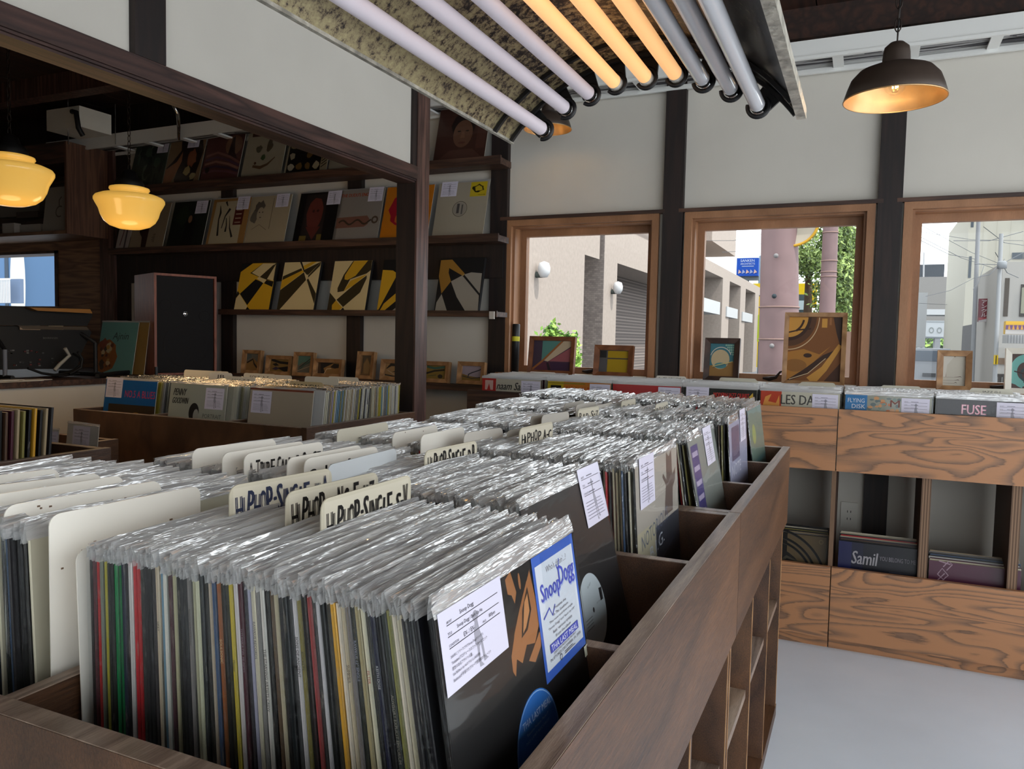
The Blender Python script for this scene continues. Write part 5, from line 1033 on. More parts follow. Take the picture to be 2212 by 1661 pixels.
# hanging cabinet
t = thing('wall_cabinet', 'open walnut wall cabinet above the counter holding papers and a white cover', 'cabinet', (-5.4, 3.75, 0.63))
L = Matrix.Translation((5.4, -3.75, -0.63))
MB().box(-4.915, -4.895, 3.58, 3.92, 0.632, 1.24).xf(L).build('side_panel', 'cabwood', t)
MB().box(XL, -4.915, 3.58, 3.92, 0.632, 0.655).xf(L).build('bottom_board', 'wainscot', t)
MB().box(XL, -4.915, 3.58, 3.92, 1.10, 1.24).xf(L).build('top_board', 'shelf', t)
MB().box(XL, -4.915, 3.90, 3.92, 0.655, 1.10).xf(L).build('back_panel', 'shelf', t)
def six(a): a.rect(0, 0, 1, 1, (150, 146, 140)); a.ring(0.5, 0.45, 0.10, 0.13, (84, 78, 74), 20, 60, 300); a.line([(0.47, 0.58), (0.45, 0.70), (0.52, 0.78)], 0.03, (84, 78, 74))
x0 = at(90, 494, 1, 3.64).x
record((x0 + LP / 2, 3.645, 0.657), math.radians(7), 0, jacket((150, 146, 140), seed=880, art=six), None, 'pale cover with a single curled stroke standing in the wall cabinet')
for i, (a, b, c, d, y) in enumerate(((5, 30, 495, 470, 3.62), (34, 88, 497, 473, 3.66), (0, 85, 470, 420, 3.82), (35, 82, 472, 455, 3.7))):
    A = at(a, c, 1, y); B = at(b, d, 1, y); hh = B.z - A.z
    T(MB().box(-(B.x - A.x) / 2, (B.x - A.x) / 2, 0, 0.05, 0, hh, lin(((176, 170, 162), (170, 165, 158), (120, 116, 112), (60, 50, 44))[i])).build('paper_stack', 'paint', None, ((A.x + B.x) / 2, y, 0.656 if i < 2 else A.z)),
      ('small white box at the far left in the wall cabinet', 'low white paper box in the wall cabinet', 'grey folder standing behind in the wall cabinet', 'dark box lying on white papers in the wall cabinet')[i], 'box')
# speaker
sp = thing('loudspeaker', 'large walnut loudspeaker with black grille standing at the back end of the counter', 'speaker', (-3.84, 3.357, -0.268), (0, 0, math.radians(66)))
MB().box(0, 0.37, 0.0, 0.38, 0.0, 0.012).box(0, 0.37, 0, 0.38, 0.592, 0.606).box(0, 0.014, 0, 0.38, 0.012, 0.592).box(0.356, 0.37, 0, 0.38, 0.012, 0.592).box(0.014, 0.356, 0.365, 0.38, 0.012, 0.592).build('cabinet', 'speakerwood', sp)
MB().box(0.016, 0.354, 0.012, 0.03, 0.014, 0.590).build('grille', 'grille', sp)
MB().lathe([(0, 0.002), (0.009, 0.002), (0.011, 0), (0.013, 0)], n=20).xf(Matrix.Translation((0.185, 0.012, 0.37)) @ Matrix.Rotation(PI / 2, 4, 'X')).build('badge', 'chrome', sp)
for r_, z in ((0.13, 0.18), (0.035, 0.42), (0.035, 0.36)):
    MB().lathe([(0, -0.012), (r_ * 0.4, -0.010), (r_ * 0.9, 0.001), (r_, 0.003), (r_ * 1.04, 0.0)], n=32).xf(Matrix.Translation((0.185 if r_ > 0.1 else (0.07 if z > 0.4 else 0.30), 0.012, z)) @ Matrix.Rotation(PI / 2, 4, 'X')).build('driver_cone', 'grille', sp)
MB().box(0, 0.012, -0.02, 0.0, 0.0, 0.05).box(0.3, 0.312, -0.02, 0, 0, 0.02).build('cable_clip', 'black', sp)
# low stand that carries the speaker beside the counter
T(ctr(MB().box(-3.775, -3.50, 3.33, 3.88, ZF, -0.270).build('speaker_plinth', 'shelf')), 'plain dark plinth under the loudspeaker, behind the dark wooden bin', 'plinth')
# pair of desks seen from behind, traced in the plane x = -4.05
def slab(name, pts, x0, x1, mat, parent=None, col=WHITE):
    P_ = [at(px, py, 0, x0) for px, py in pts]; n = len(P_)
    vs = [tuple(p) for p in P_] + [(x1, p.y, p.z) for p in P_]
    mb = MB().add(vs, [tuple(range(n)), tuple(range(2 * n - 1, n - 1, -1))] + [(i, (i + 1) % n, n + (i + 1) % n, n + i) for i in range(n)], col)
    return mb
t = thing('dj_mixer', 'black DJ mixer seen from behind, tilted on its stand on the counter', 'mixer', (-4.2, 2.75, -0.27)); L = Matrix.Translation((4.2, -2.75, 0.27))
slab('', [(-60, 672), (200, 682), (188, 704), (-60, 702)], -4.02, -4.30, 0).xf(L).build('upper_case', 'rubber', t)
slab('', [(-60, 658), (60, 662), (196, 670), (200, 682), (-60, 672)], -4.06, -4.34, 0).xf(L).build('lid', 'rubber', t)
slab('', [(-60, 704), (188, 706), (198, 718), (176, 762), (166, 797), (-60, 797)], -4.05, -4.28, 0).xf(L).build('lower_case', 'rubber', t)
slab('', [(64, 664), (195, 668), (200, 677), (81, 671)], -4.01, -4.07, 0, None, lin((150, 104, 48))).xf(L).build('lit_edge', 'paint', t)  # lamp light on the mixer's top edge, put into this gold-brown strip
slab('', [(38, 703), (187, 706), (192, 713), (50, 711)], -4.035, -4.07, 0, None, lin((74, 64, 52))).xf(L).build('ledge', 'paint', t)  # paler than the case: the ledge's lit face is put into the colour
q = MB(); rq = random.Random(8)
for k in range(26):
    px = rq.uniform(12, 150); py = rq.choice([758, 762, 776, 784, 789]) + rq.uniform(-2, 2); p = at(px, py, 0, -4.047)
    q.box(p.x - 0.001, p.x + 0.003, p.y - 0.006, p.y + 0.006, p.z - 0.0035, p.z + 0.0035, lin(rq.choice([(70, 70, 72), (104, 104, 104), (44, 44, 46), (90, 40, 40)])))
q.xf(L).build('sockets', 'paint', t)
for (a, b) in ((42, 86), (104, 136)):
    A = at(a, 703, 0, -4.04); B = at(b, 703, 0, -4.04); MB().box(A.x, A.x + 0.004, A.y, B.y, A.z - 0.022, A.z + 0.002, lin((196, 172, 132) if a > 100 else (150, 130, 110))).xf(L).build('paper_label', 'paint', t)
p = at(92, 732, 0, -4.045); q = MB(); vs, fs, gw, gh = glyphs('BEHRINGER'); q.add([(0.004, x * 0.085 / gw, z * 0.010 / gh) for x, z in vs], fs, lin((96, 94, 92)))
q.xf(L @ Matrix.Translation(p)).build('lettering', 'paint', t)
for px in (10, 206):
    for dx in (0,):
        A = at(px, 740 if px > 100 else 755, 0, -4.0); 
        MB().tube([(A.x, A.y, A.z), (A.x, A.y, -0.262)], 0.011, 8, lin((24, 24, 27) if px > 100 else (110, 116, 128))).tube([(A.x + 0.06, A.y, -0.258), (A.x - 0.30, A.y, -0.258)], 0.012, 8, lin((20, 20, 22))).tube([(A.x, A.y, A.z), (A.x - 0.05, A.y - (0.05 if px > 100 else 0), A.z + 0.05), (A.x - 0.2, A.y - (0.06 if px > 100 else 0), A.z + 0.08)], 0.010, 8, lin((24, 24, 27))).xf(L).build('stand_leg', 'paint', t)
cab_ = []
for k, pts in enumerate(([(140, 752), (150, 768), (128, 788), (118, 800)], [(158, 764), (172, 772), (176, 786), (160, 800), (140, 806), (118, 810)], [(60, 795), (90, 806), (130, 812), (170, 806)], [(168, 760), (178, 775), (175, 795), (150, 808)])):
    MB().tube([at(px, py, 0, -3.98 + 0.02 * k) for px, py in pts], 0.007 if k else 0.010, 8, lin((150, 148, 140) if k == 0 else (16, 16, 18))).xf(L).build('cable', 'paint', t)
for i, (a, b, y0) in enumerate(((2, 100, 0.0), (100, 145, 0.0), (30, 58, 0.01))):
    A = at(a, 826, 2, -0.268); B = at(b, 822, 2, -0.268)
    T(MB().box(-0.09, 0, 0, max(0.08, B.y - A.y), 0, 0.002 + 0.001 * i, lin((206, 204, 198))).build('paper_sheet', 'paint', None, (CXR - 0.012 - 0.03 * i, A.y, -0.2695 + 0.0012 * i)), ('long white paper lying on the counter edge below the mixer', 'white paper slip on the counter edge right of the mixer', 'small paper on top of the long sheet at the counter edge')[i], 'paper')
T(ctr(MB().tube([at(210, 812, 2, -0.255), at(250, 806, 2, -0.255), at(300, 802, 2, -0.255)], 0.012, 8, lin((16, 16, 18))).build('power_strip', 'paint')), 'black cable strip lying on the counter towards the speaker', 'cable')
def teal(a):
    a.rect(0, 0, 1, 1, (104, 156, 152)); blob(a, 0.22, 0.33, 0.30, (150, 88, 42), 2, 18, 0.33, 0.08); blob(a, 0.14, 0.55, 0.12, (132, 66, 44), 3, 12); blob(a, 0.28, 0.50, 0.10, (190, 170, 130), 4); q = random.Random(3)
    for k in range(18): blob(a, q.uniform(0.04, 0.42), q.uniform(0.1, 0.55), q.uniform(0.02, 0.06), q.choice([(180, 136, 70), (96, 50, 34), (206, 176, 130), (70, 56, 46)]), k, 8)
    a.text('Ajnin', 0.34, 0.62, 0.18, (40, 60, 60), 0.42, shear=0.2)
x0 = at(206, 790, 1, 3.32).x
fcover(x0, -0.268, 3.32, 10, teal, 'teal record cover with an orange patterned face, on the counter beside the speaker', 'covers on the counter', None, SLVTHIN[0], 890)
fcover(x0 + 0.07, -0.268, 3.345, 8, lambda a: a.rect(0, 0, 1, 1, (150, 120, 70)), 'ochre record just visible behind the teal cover on the counter', 'covers on the counter', None, SLVTHIN[1], 891)

# ================================================================ lamps
def chain(x, y, z0, z1, r=0.009, t=0.0018, parent=None, off=(0, 0, 0)):
    mb = MB(); z = z0; k = 0
    while z < z1:
        mb.torus((x - off[0], y - off[1], z + r * 1.3 - off[2]), (1, 0, 0) if k % 2 else (0, 1, 0), r * 0.62, t, 2.3, 10, 5); z += r * 2.35; k += 1
    return mb.build('chain', 'iron', parent)
def pendant(c, R_, label, en):
    s = R_ / 0.13; o = thing('pendant_lamp', label, 'pendant lamp', c, group='bronze pendant lamps')
    MB().lathe([(0.129 * s, 0.001), (0.130 * s, 0.003), (0.122 * s, 0.030 * s), (0.112 * s, 0.056 * s), (0.094 * s, 0.076 * s), (0.064 * s, 0.088 * s), (0.036 * s, 0.092 * s)], n=56).build('shade', 'shade', o)
    MB().lathe([(0.1285 * s, 0.000), (0.127 * s, 0.003), (0.119 * s, 0.029 * s), (0.109 * s, 0.053 * s), (0.091 * s, 0.072 * s), (0.062 * s, 0.084 * s), (0.020 * s, 0.088 * s)], n=56).build('shade_lining', 'copper', o)
    MB().tube([(0.1295 * s * math.cos(2 * PI * k / 48), 0.1295 * s * math.sin(2 * PI * k / 48), 0.001) for k in range(49)], 0.0018, 6).build('rim', 'copper', o)
    MB().lathe([(0.036 * s, 0.090 * s), (0.034 * s, 0.125 * s), (0.031 * s, 0.140 * s), (0.018 * s, 0.152 * s), (0.006, 0.155 * s), (0, 0.155 * s)], n=32).build('socket_cap', 'shade', o)
    b = MB().lathe([(0, 0.012), (0.012, 0.014), (0.023, 0.024), (0.027, 0.038), (0.024, 0.052), (0.014, 0.068), (0.012, 0.085)], n=28).build('bulb', 'glass', o)
    mb = MB()
    for k in range(5):
        a = 2 * PI * k / 5; mb.tube([(0.006 * math.cos(a), 0.006 * math.sin(a), 0.030), (0.008 * math.cos(a), 0.008 * math.sin(a), 0.058)], 0.0016, 6)
    mb.build('filament', 'filament', b)
    ch = chain(0, 0, 0.152 * s, ZC - c[2], 0.012, 0.0016, o)
    MB().tube([(0, 0.003, 0.152 * s), (0.004, 0.002, 0.3), (-0.002, 0.002, 0.5), (0, 0, ZC - c[2])], 0.0022, 6).build('cord', 'rubber', o)
    l = bpy.data.lights.new('bulb_light', 'POINT'); l.energy = en; l.color = (1, 0.72, 0.40); l.shadow_soft_size = 0.012
    lo = bpy.data.objects.new('bulb_light', l); COL.objects.link(lo); lo.parent = o; lo.location = (0, 0, 0.02)
    return o
c = at(1932, 216, 1, 2.222); pendant(tuple(c), 0.12, 'dark bronze pendant lamp with copper lining and glowing bulb, at the upper right', 0.3)
c = at(1183, 280, 1, 3.64); pendant(tuple(c), 0.118, 'bronze pendant lamp half hidden behind the lower left corner of the tube reflector', 0.10)
def globe_lamp(c, label):
    o = thing('globe_lamp', label, 'pendant lamp', tuple(c), group='yellow glass hanging lamps')
    MB().lathe([(0.0, -0.100), (0.05, -0.097), (0.085, -0.085), (0.108, -0.066), (0.122, -0.040), (0.130, -0.012), (0.143, 0.012), (0.150, 0.026), (0.150, 0.036), (0.143, 0.046), (0.120, 0.056), (0.088, 0.063), (0.078, 0.066), (0.080, 0.072), (0.086, 0.080), (0.084, 0.088), (0.070, 0.092), (0.045, 0.093)], n=56).build('glass_shade', 'globe', o)
    MB().lathe([(0.062, 0.088), (0.062, 0.110), (0.054, 0.126), (0.038, 0.136), (0.030, 0.160), (0.012, 0.172), (0, 0.172)], n=32).build('cap', 'black', o)
    chain(0, 0, 0.168, ZC - c[2], 0.011, 0.0018, o)
    l = bpy.data.lights.new('bulb_light', 'POINT'); l.energy = 1.9; l.color = (1, 0.66, 0.34); l.shadow_soft_size = 0.13
    lo = bpy.data.objects.new('bulb_light', l); COL.objects.link(lo); lo.parent = o; lo.location = (0, 0, -0.40)
    MB().lathe([(0, ZC - c[2] - 0.035), (0.03, ZC - c[2] - 0.035), (0.045, ZC - c[2] - 0.008), (0.048, ZC - c[2])], n=24).build('ceiling_rose', 'iron', o)
    return o
globe_lamp(at(280, 448, 1, 2.59), 'yellow glass schoolhouse globe hanging on a chain before the covers on the shelf')
globe_lamp(at(22, 388, 1, 1.974), 'nearer and larger yellow glass globe lamp cut by the left picture edge')
# arched reflector with nine tubes
fx = thing('tube_light_reflector', 'large arched mottled metal reflector with nine tubes hanging over the record island', 'light fixture', (-0.406, 0.8, 0.40))
L = Matrix.Translation((0.406, -0.8, -0.40)); RC, RR = (-0.406, 0.1995), 0.3455; A0 = math.radians(53.6); YA, YB = 0.12, 1.50
def arc(r, n=40, a0=A0): return [(RC[0] + r * math.sin(-a0 + 2 * a0 * k / n), RC[1] + r * math.cos(-a0 + 2 * a0 * k / n)) for k in range(n + 1)]
def shell(r0, r1, ya, yb, mi_in, mi_out, n=40):
    a, b = arc(r0, n), arc(r1, n); mb = MB()
    for p, mi, fl in ((a, mi_in, 0), (b, mi_out, 1)):
        vs = [(x, ya, z) for x, z in p] + [(x, yb, z) for x, z in p]
        mb.add(vs, [((k, k + 1, n + 2 + k, n + 1 + k) if fl else (k, n + 1 + k, n + 2 + k, k + 1)) for k in range(n)], mi=mi, smooth=True)
    for y in (ya, yb):
        vs = [(x, y, z) for x, z in a] + [(x, y, z) for x, z in b]; mb.add(vs, [(k, k + 1, n + 2 + k, n + 1 + k) for k in range(n)], mi=mi_out)
    for k in (0, n):
        mb.add([(a[k][0], ya, a[k][1]), (a[k][0], yb, a[k][1]), (b[k][0], yb, b[k][1]), (b[k][0], ya, b[k][1])], [(0, 1, 2, 3)], mi=mi_out)
    return mb
shell(RR, RR + 0.004, YA, YB, 0, 1).xf(L).build('reflector_sheet', ('gold', 'galv'), fx)
e = arc(RR)
MB().box(e[-1][0] - 0.002, e[-1][0] + 0.014, YA, YB + 0.002, e[-1][1] - 0.006, e[-1][1] + 0.012).xf(L).build('edge_strip', 'galv', fx)
MB().box(e[0][0] - 0.006, e[0][0] + 0.001, YA, YB + 0.002, e[0][1] - 0.004, e[0][1] + 0.004).xf(L).build('edge_strip', 'galv', fx)
for y in (0.30, 1.400, 1.478): shell(RR - 0.008, RR - 0.001, y, y + 0.008, 0, 0).xf(L).build('support_rib', ('black',), fx)
TP = [(-.611, .419), (-.564, .456), (-.514, .478), (-.462, .494), (-.402, .497), (-.345, .496), (-.294, .480), (-.243, .458), (-.195, .424)]
M['clear'] = plain('silvery unlit tube', (228, 228, 232), 0.12, 0.15)
for i, (x, z) in enumerate(TP):
    kind = ('cool', 'warm', 'clear')[i // 3]
    o = MB().tube([(x, 0.22, z), (x, 1.470, z)], 0.0132, 20).xf(L).build('tube', kind, fx)
    o['label'] = ('frosted pale tube', 'warm glowing tube', 'silvery unlit tube')[i // 3]
    MB().tube([(x, 1.470, z), (x, 1.4775, z)], 0.0138, 20).tube([(x, 1.4775, z), (x, 1.492, z)], 0.0134, 20).xf(L).build('end_cap', 'chrome' if i // 3 != 1 else 'plate', o)
    a = math.atan2(x - RC[0], z - RC[1]); d = RR - math.hypot(x - RC[0], z - RC[1]); ux, uz = math.sin(a), math.cos(a); mb = MB()
    for y in (1.486,):
        pts = [(x + 0.0185 * math.cos(t_), y, z + 0.0185 * math.sin(t_)) for t_ in [(-a + PI / 2) + math.radians(120) + math.radians(240) * k / 18 - math.radians(0) for k in range(19)]]
        mb.tube(pts, 0.0042, 6)
        mb.prism([(x - uz * 0.018, z + ux * 0.018), (x + uz * 0.018, z - ux * 0.018), (x + uz * 0.021 + ux * d, z - ux * 0.021 + uz * d), (x - uz * 0.021 + ux * d, z + ux * 0.021 + uz * d)], 1, y + 0.006, y + 0.012)
    mb.xf(L).build('tube_clip', 'black', fx)
for y in (0.4, 1.3):
    for x in (-0.55, -0.26): MB().tube([(x, y, 0.50), (x, y, ZC)], 0.003, 6).xf(L).build('hanger_rod', 'iron', fx)

# ================================================================ outside
ZG = -1.45
struct('ground_street', MB().box(-40, 40, WY + 0.7, 140, ZG - 0.1, ZG), 'asphalt')
def bld(name, label, mb, mat, cat='building', group=None): return T(ctr(mb.build(name, mat)), label, cat, group)
FXX = -5.0
o = thing('tiled_building', 'long speckled tan building across the street with square piers and recesses', 'building', (-7, 20, ZG)); L = Matrix.Translation((7, -20, -ZG))
xb = at(1268, 600, 1, 15.6).x; xf_ = at(1304, 600, 1, 15.6).x
MB().box(-9, FXX, 9.6, 14.39, ZG, 5.2).box(-9, FXX, 14.39, 15.3, 1.62, 5.2).xf(L).build('wall', 'stone', o)
MB().box(xb - 2, xf_ - 0.001, 15.6, 15.62, ZG, 5.2).xf(L).build('pier_shade_face', 'brick', o)  # the pier's side in shade, put in as a darker grey facing
ye = at(1333, 600, 0, xf_).y
MB().box(xb - 2, xf_, 15.62, ye, ZG, 5.2).xf(L).build('pier', 'stone', o)
MB().box(-6.2, -6.0, ye, 24.6, ZG, 1.66).xf(L).build('recessed_wall', 'brick', o)
MB().box(-9, xf_, ye, 24.6, 1.66, 2.45).xf(L).build('lintel', 'stone', o)
MB().box(-9, xf_ - 0.5, ye, 24.6, 2.45, 4.6).xf(L).build('upper_panel', 'brick', o)
MB().box(-9, xf_ + 0.2, 19, 26, 4.6, 5.4).xf(L).build('cornice', 'stone', o)
MB().box(-9, FXX, 24.6, 42.5, 2.40, 2.78).xf(L).build('parapet', 'stone', o)
MB().box(-7, -6.2, 24.6, 42.5, ZG, 2.40).xf(L).build('recessed_wall', 'brick', o)
for a, b in ((1508, 1517), (1559, 1574), (1598, 1609), (1630, 1638)):
    ya, yb = at(a, 680, 0, FXX).y, at(b, 680, 0, FXX).y
    MB().box(-6.3, FXX, ya, yb, ZG, 2.40).xf(L).build('pier', 'stone', o)
for (a, b, y0, y1) in ((1518, 1556, 650, 672), (1570, 1594, 666, 684), (1604, 1626, 677, 693)):
    A, B = at(a, y1, 0, FXX + 0.05), at(b, y0, 0, FXX + 0.05)
    MB().box(FXX - 0.6, FXX + 0.05, A.y, B.y, A.z, A.z + (B.z - A.z) * 0.9, lin((214, 216, 218))).xf(L).build('sign_board', 'out', o)
MB().box(-11, FXX - 0.6, 31, 37, 3.9, 7).xf(L).build('upper_block', 'stone', o)
MB().box(-11, FXX - 1.4, 27, 31, 2.78, 6.4).xf(L).build('upper_block', 'stone', o)
for px, py in ((1158, 583), (1321, 622)):
    p = at(px, py, 0, FXX if px < 1200 else xf_)
    q = thing('wall_lantern', 'white oval wall lantern on the tan building, %s' % ('left in the first window' if px < 1200 else 'on the pier in the first window'), 'wall lamp', (p.x, p.y, p.z - 0.1), group='oval wall lanterns outside')
    MB().lathe([(0, -0.13), (0.06, -0.12), (0.10, -0.05), (0.105, 0.03), (0.08, 0.11), (0, 0.14)], n=20, col=lin((236, 236, 238))).xf(Matrix.Translation((0.14, 0, 0.1))).build('globe', 'out', q)
    MB().tube([(0, 0, 0.02), (0.12, 0, 0.02)], 0.05, 8, lin((90, 96, 92))).build('bracket', 'out', q)
def leaves(name, label, c, rad, n, cols, seed, sz, cat='tree', trunk=True, gmul=0.6):
    r = random.Random(seed); mb = MB(); nc = max(6, n // 60); cl = []
    for _ in range(nc):
        while True:
            p = Vector((r.uniform(-1, 1), r.uniform(-1, 1), r.uniform(-1, 1)))
            if p.length < 1: break
        cl.append(Vector((p.x * rad[0] * 0.8, p.y * rad[1] * 0.8, p.z * rad[2] * 0.85)))
    for k in range(n):
        q = cl[k % nc] + Vector((r.gauss(0, rad[0] * 0.17), r.gauss(0, rad[1] * 0.17), r.gauss(0, rad[2] * 0.13)))
        u = Vector((r.uniform(-1, 1), r.uniform(-1, 1), r.uniform(-1, 1))).normalized(); w_ = u.orthogonal().normalized(); s = sz * r.uniform(0.6, 1.3); cc = lin(r.choice(cols))
        mb.add([q - u * s, q + w_ * s * 0.5, q + u * s, q - w_ * s * 0.5], [(0, 1, 2, 3)], cc)
    o = thing(name, label, cat, (c[0], c[1], ZG)); mb.xf(Matrix.Translation((0, 0, c[2] - ZG))).build('foliage', 'leaf', o)
    if trunk: MB().tube([(0, 0, 0), (0.03, 0, (c[2] - ZG) * 0.5), (0, 0.02, c[2] - ZG)], [0.10 * gmul, 0.08 * gmul, 0.04 * gmul], 10, lin((90, 72, 58))).build('trunk', 'out', o)
    return o
GR_ = [(86, 124, 50), (112, 150, 62), (150, 186, 84), (66, 100, 44), (134, 170, 76)]
c = at(1212, 748, 1, 8.0); leaves('clipped_shrub', 'bright green rounded shrub outside the left window, behind the plum picture', c, (0.21, 0.25, 0.32), 1500, GR_, 1, 0.035, 'shrub')
c = at(1243, 790, 1, 7.8); leaves('clipped_shrub', 'lower light green shrub beside the rounded one outside the left window', c, (0.10, 0.15, 0.32), 700, [(150, 190, 84), (180, 214, 110), (120, 160, 66)], 2, 0.03, 'shrub')
for (x0, y0, Y, n, sd, rx, rz, lab) in ((1818, 590, 15, 9000, 3, 0.50, 1.45, 'leafy green street tree behind the thinner brown pole in the middle window'), (1748, 545, 16, 2200, 4, 0.30, 0.55, 'smaller airy tree between the two brown poles'), (1842, 670, 17, 2500, 5, 0.30, 0.9, 'dark lower foliage at the right edge of the middle window')):
    c = at(x0, y0, 1, Y); leaves('street_tree', lab, c, (rx, 0.8, rz), n, [(96, 120, 58), (128, 152, 80), (160, 182, 104), (84, 104, 60)] if sd < 5 else [(74, 92, 54), (96, 116, 70)], sd, 0.045, gmul=1.2)
# brown utility poles
def pole(pxc, w0, w1, Y, label, straps):
    c0 = at(pxc[0], 500, 1, Y); c1 = at(pxc[1], 790, 1, Y); zc = -0.4098 * c0.x + 0.91 * Y; r0 = w0 / 2 / FPX * zc; r1 = w1 / 2 / FPX * zc
    o = thing('utility_pole', label, 'utility pole', (c1.x, Y, ZG), group='brown steel poles in the middle window')
    MB().tube([(0, 0, 0), (0, 0, c1.z - ZG), (c0.x - c1.x, 0, c0.z - ZG), (c0.x - c1.x, 0, 7 - ZG)], [r1 * 1.03, r1, r0, r0 * 0.93], 24).build('shaft', 'rust', o)
    for py in straps:
        p = at((pxc[0] + pxc[1]) / 2, py, 1, Y); t_ = (py - 500) / 290; rr_ = lerp(r0, r1, t_) + 0.004
        MB().tube([(lerp(c0.x, c1.x, t_) - c1.x + rr_ * math.cos(2 * PI * k / 24), rr_ * math.sin(2 * PI * k / 24), p.z - ZG) for k in range(25)], 0.008, 6, lin((170, 140, 130))).build('strap', 'out', o)
    return o, c0, c1
o, c0, c1 = pole((1684, 1682), 76, 84, 8.5, 'thick brown steel pole with straps in the middle window', (664, 733))
for px, py in ((1677, 553), (1673, 640), (1668, 747)):
    p = at(px, py, 1, 8.5 - 0.19); MB().lathe([(0, 0.02), (0.015, 0.018), (0.024, 0)], n=12, col=lin((150, 146, 146) if py != 640 else (60, 70, 76))).xf(Matrix.Translation((p.x - c1.x, p.y - 8.5 - 0.03, p.z - ZG)) @ Matrix.Rotation(PI / 2, 4, 'X')).build('bolt_cover', 'out', o)
pole((1794, 1782), 31, 34, 12, 'thinner brown steel pole in front of the green tree', (503, 564, 588, 598))
p = at(1712, 478, 1, 8.4)
t = thing('traffic_mirror', 'round traffic mirror with an orange rim seen from behind, on the thick brown pole', 'traffic mirror', (p.x, p.y, p.z), (PI / 2, 0, 0.1))
MB().lathe([(0, -0.05), (0.12, -0.04), (0.24, 0.0)], n=40, col=lin((190, 178, 160))).build('back_plate', 'out', t); MB().tube([(0.245 * math.cos(2 * PI * k / 40), 0.245 * math.sin(2 * PI * k / 40), 0) for k in range(41)], 0.014, 8, lin((210, 160, 50))).build('rim', 'out', t)
def pboard(name, label, x0, y0, x1, y1, Y, d, col, cat, art=None, zlo=None, group=None, mat='out', post=0):
    A, B = at(x0, (y0 + y1) / 2, 1, Y), at(x1, (y0 + y1) / 2, 1, Y); zt, zb = at((x0 + x1) / 2, y0, 1, Y).z, at((x0 + x1) / 2, y1, 1, Y).z
    if zlo is not None: zb = zlo
    ww, hh = B.x - A.x, zt - zb; mb = MB().box(-ww / 2, ww / 2, 0, d, 0, hh, lin(col))
    if art: art(Art(mb, ww, hh, 0, step=0.01))
    if post: mb.box(-post, post, d, d + 0.06, ZG - zb, hh * 0.5, lin((120, 122, 124)))
    return T(mb.build(name, mat, None, ((A.x + B.x) / 2, Y, zb)), label, cat, group)
def blue(a): a.rect(0, 0, 1, 1, (28, 78, 176)); a.text('SANKEN', 0.18, 0.78, 0.14, (206, 214, 230), 0.64); a.text('ARCHITECTS', 0.18, 0.62, 0.10, (206, 214, 230), 0.66); a.rect(0.25, 0.52, 0.8, 0.55, (190, 200, 220)); [a.poly([(0.08 + k * 0.18, 0.12), (0.12 + k * 0.18, 0.36), (0.24 + k * 0.18, 0.2)], ((206, 170, 160), (150, 160, 200))[k % 2]) for k in range(5)]
o = pboard('billboard', 'blue rooftop billboard with white lettering in the middle window', 1591, 557, 1638, 596, 60, 0.5, (28, 78, 176), 'billboard', blue)
MB().box(-0.08, 0.08, 0.5, 0.7, -9, 0.0, lin((110, 116, 124))).box(-0.8, 0.8, 0.4, 0.7, -0.3, 0, lin((120, 126, 130))).build('mast', 'out', o)
pboard('tower_block', 'pale blue-grey tower edge beside the blue billboard', 1638, 552, 1650, 640, 62, 3, (150, 172, 188), 'building', zlo=ZG)
pboard('shop_building', 'yellow topped shop building behind the thick brown pole', 1626, 612, 1662, 636, 48, 4, (226, 190, 40), 'building', zlo=ZG)
pboard('shop_sign', 'large yellow sign panel showing through the street tree', 1716, 612, 1764, 664, 45, 0.5, (232, 196, 24), 'sign', post=0.12)
pboard('shop_building', 'dark glazed building behind the tree with pale stripes', 1712, 636, 1742, 664, 44, 1, (70, 84, 88), 'building', lambda a: [a.rect(0, v, 1, v + 0.12, (190, 206, 210)) for v in (0.15, 0.5, 0.8)], zlo=ZG)
pboard('roadside_sign', 'yellow-green strip sign left of the thick pole', 1636, 680, 1644, 738, 30, 0.2, (190, 204, 60), 'sign', post=0.04)
pboard('roadside_sign', 'small red sign at the foot of the tan building in the middle window', 1504, 741, 1512, 768, 24, 0.1, (206, 60, 50), 'sign', post=0.03)
pboard('planter', 'stone planter with brown stems at the right edge of the middle window', 1822, 716, 1838, 800, 12, 0.4, (150, 120, 104), 'planter', zlo=ZG)
# street seen through the right window
pboard('street_building', 'white low building on the left of the street in the right window', 1950, 632, 2000, 790, 42, 8, (206, 208, 210), 'building', lambda a: [a.rect(0.35 + 0.22 * k, 0.03, 0.45 + 0.22 * k, 0.35, (120, 124, 128)) for k in range(3)], zlo=ZG)
pboard('street_building', 'grey-beige block under a dark rooftop panel in the right window', 1975, 598, 2048, 740, 75, 8, (146, 142, 138), 'building', zlo=ZG)
o = pboard('billboard', 'dark grey rooftop panel above the grey-beige block', 1984, 571, 2040, 600, 76, 0.6, (66, 72, 80), 'billboard')
T(ctr(MB().tube([at(1996, 545, 1, 75.6), at(1995, 600, 1, 75.6)], 0.07, 6, lin((190, 190, 192))).build('antenna_mast', 'out')), 'thin pale antenna mast in front of the dark rooftop panel', 'antenna')
def brd(a):
    a.rect(0, 0, 1, 1, (196, 200, 204)); a.rect(0, 0.9, 1, 0.97, (150, 156, 160)); a.rect(0, 0.0, 1, 0.08, (120, 126, 132))
    for k in range(5): a.ring(0.14 + 0.17 * k + (0.1 if k > 1 else 0), 0.45, 0.035, 0.055, (140, 146, 146), 16, asp=3.2)
pboard('footbridge', 'white covered footbridge with round reliefs crossing the street', 1998, 693, 2100, 731, 60, 3, (196, 200, 204), 'bridge', brd)
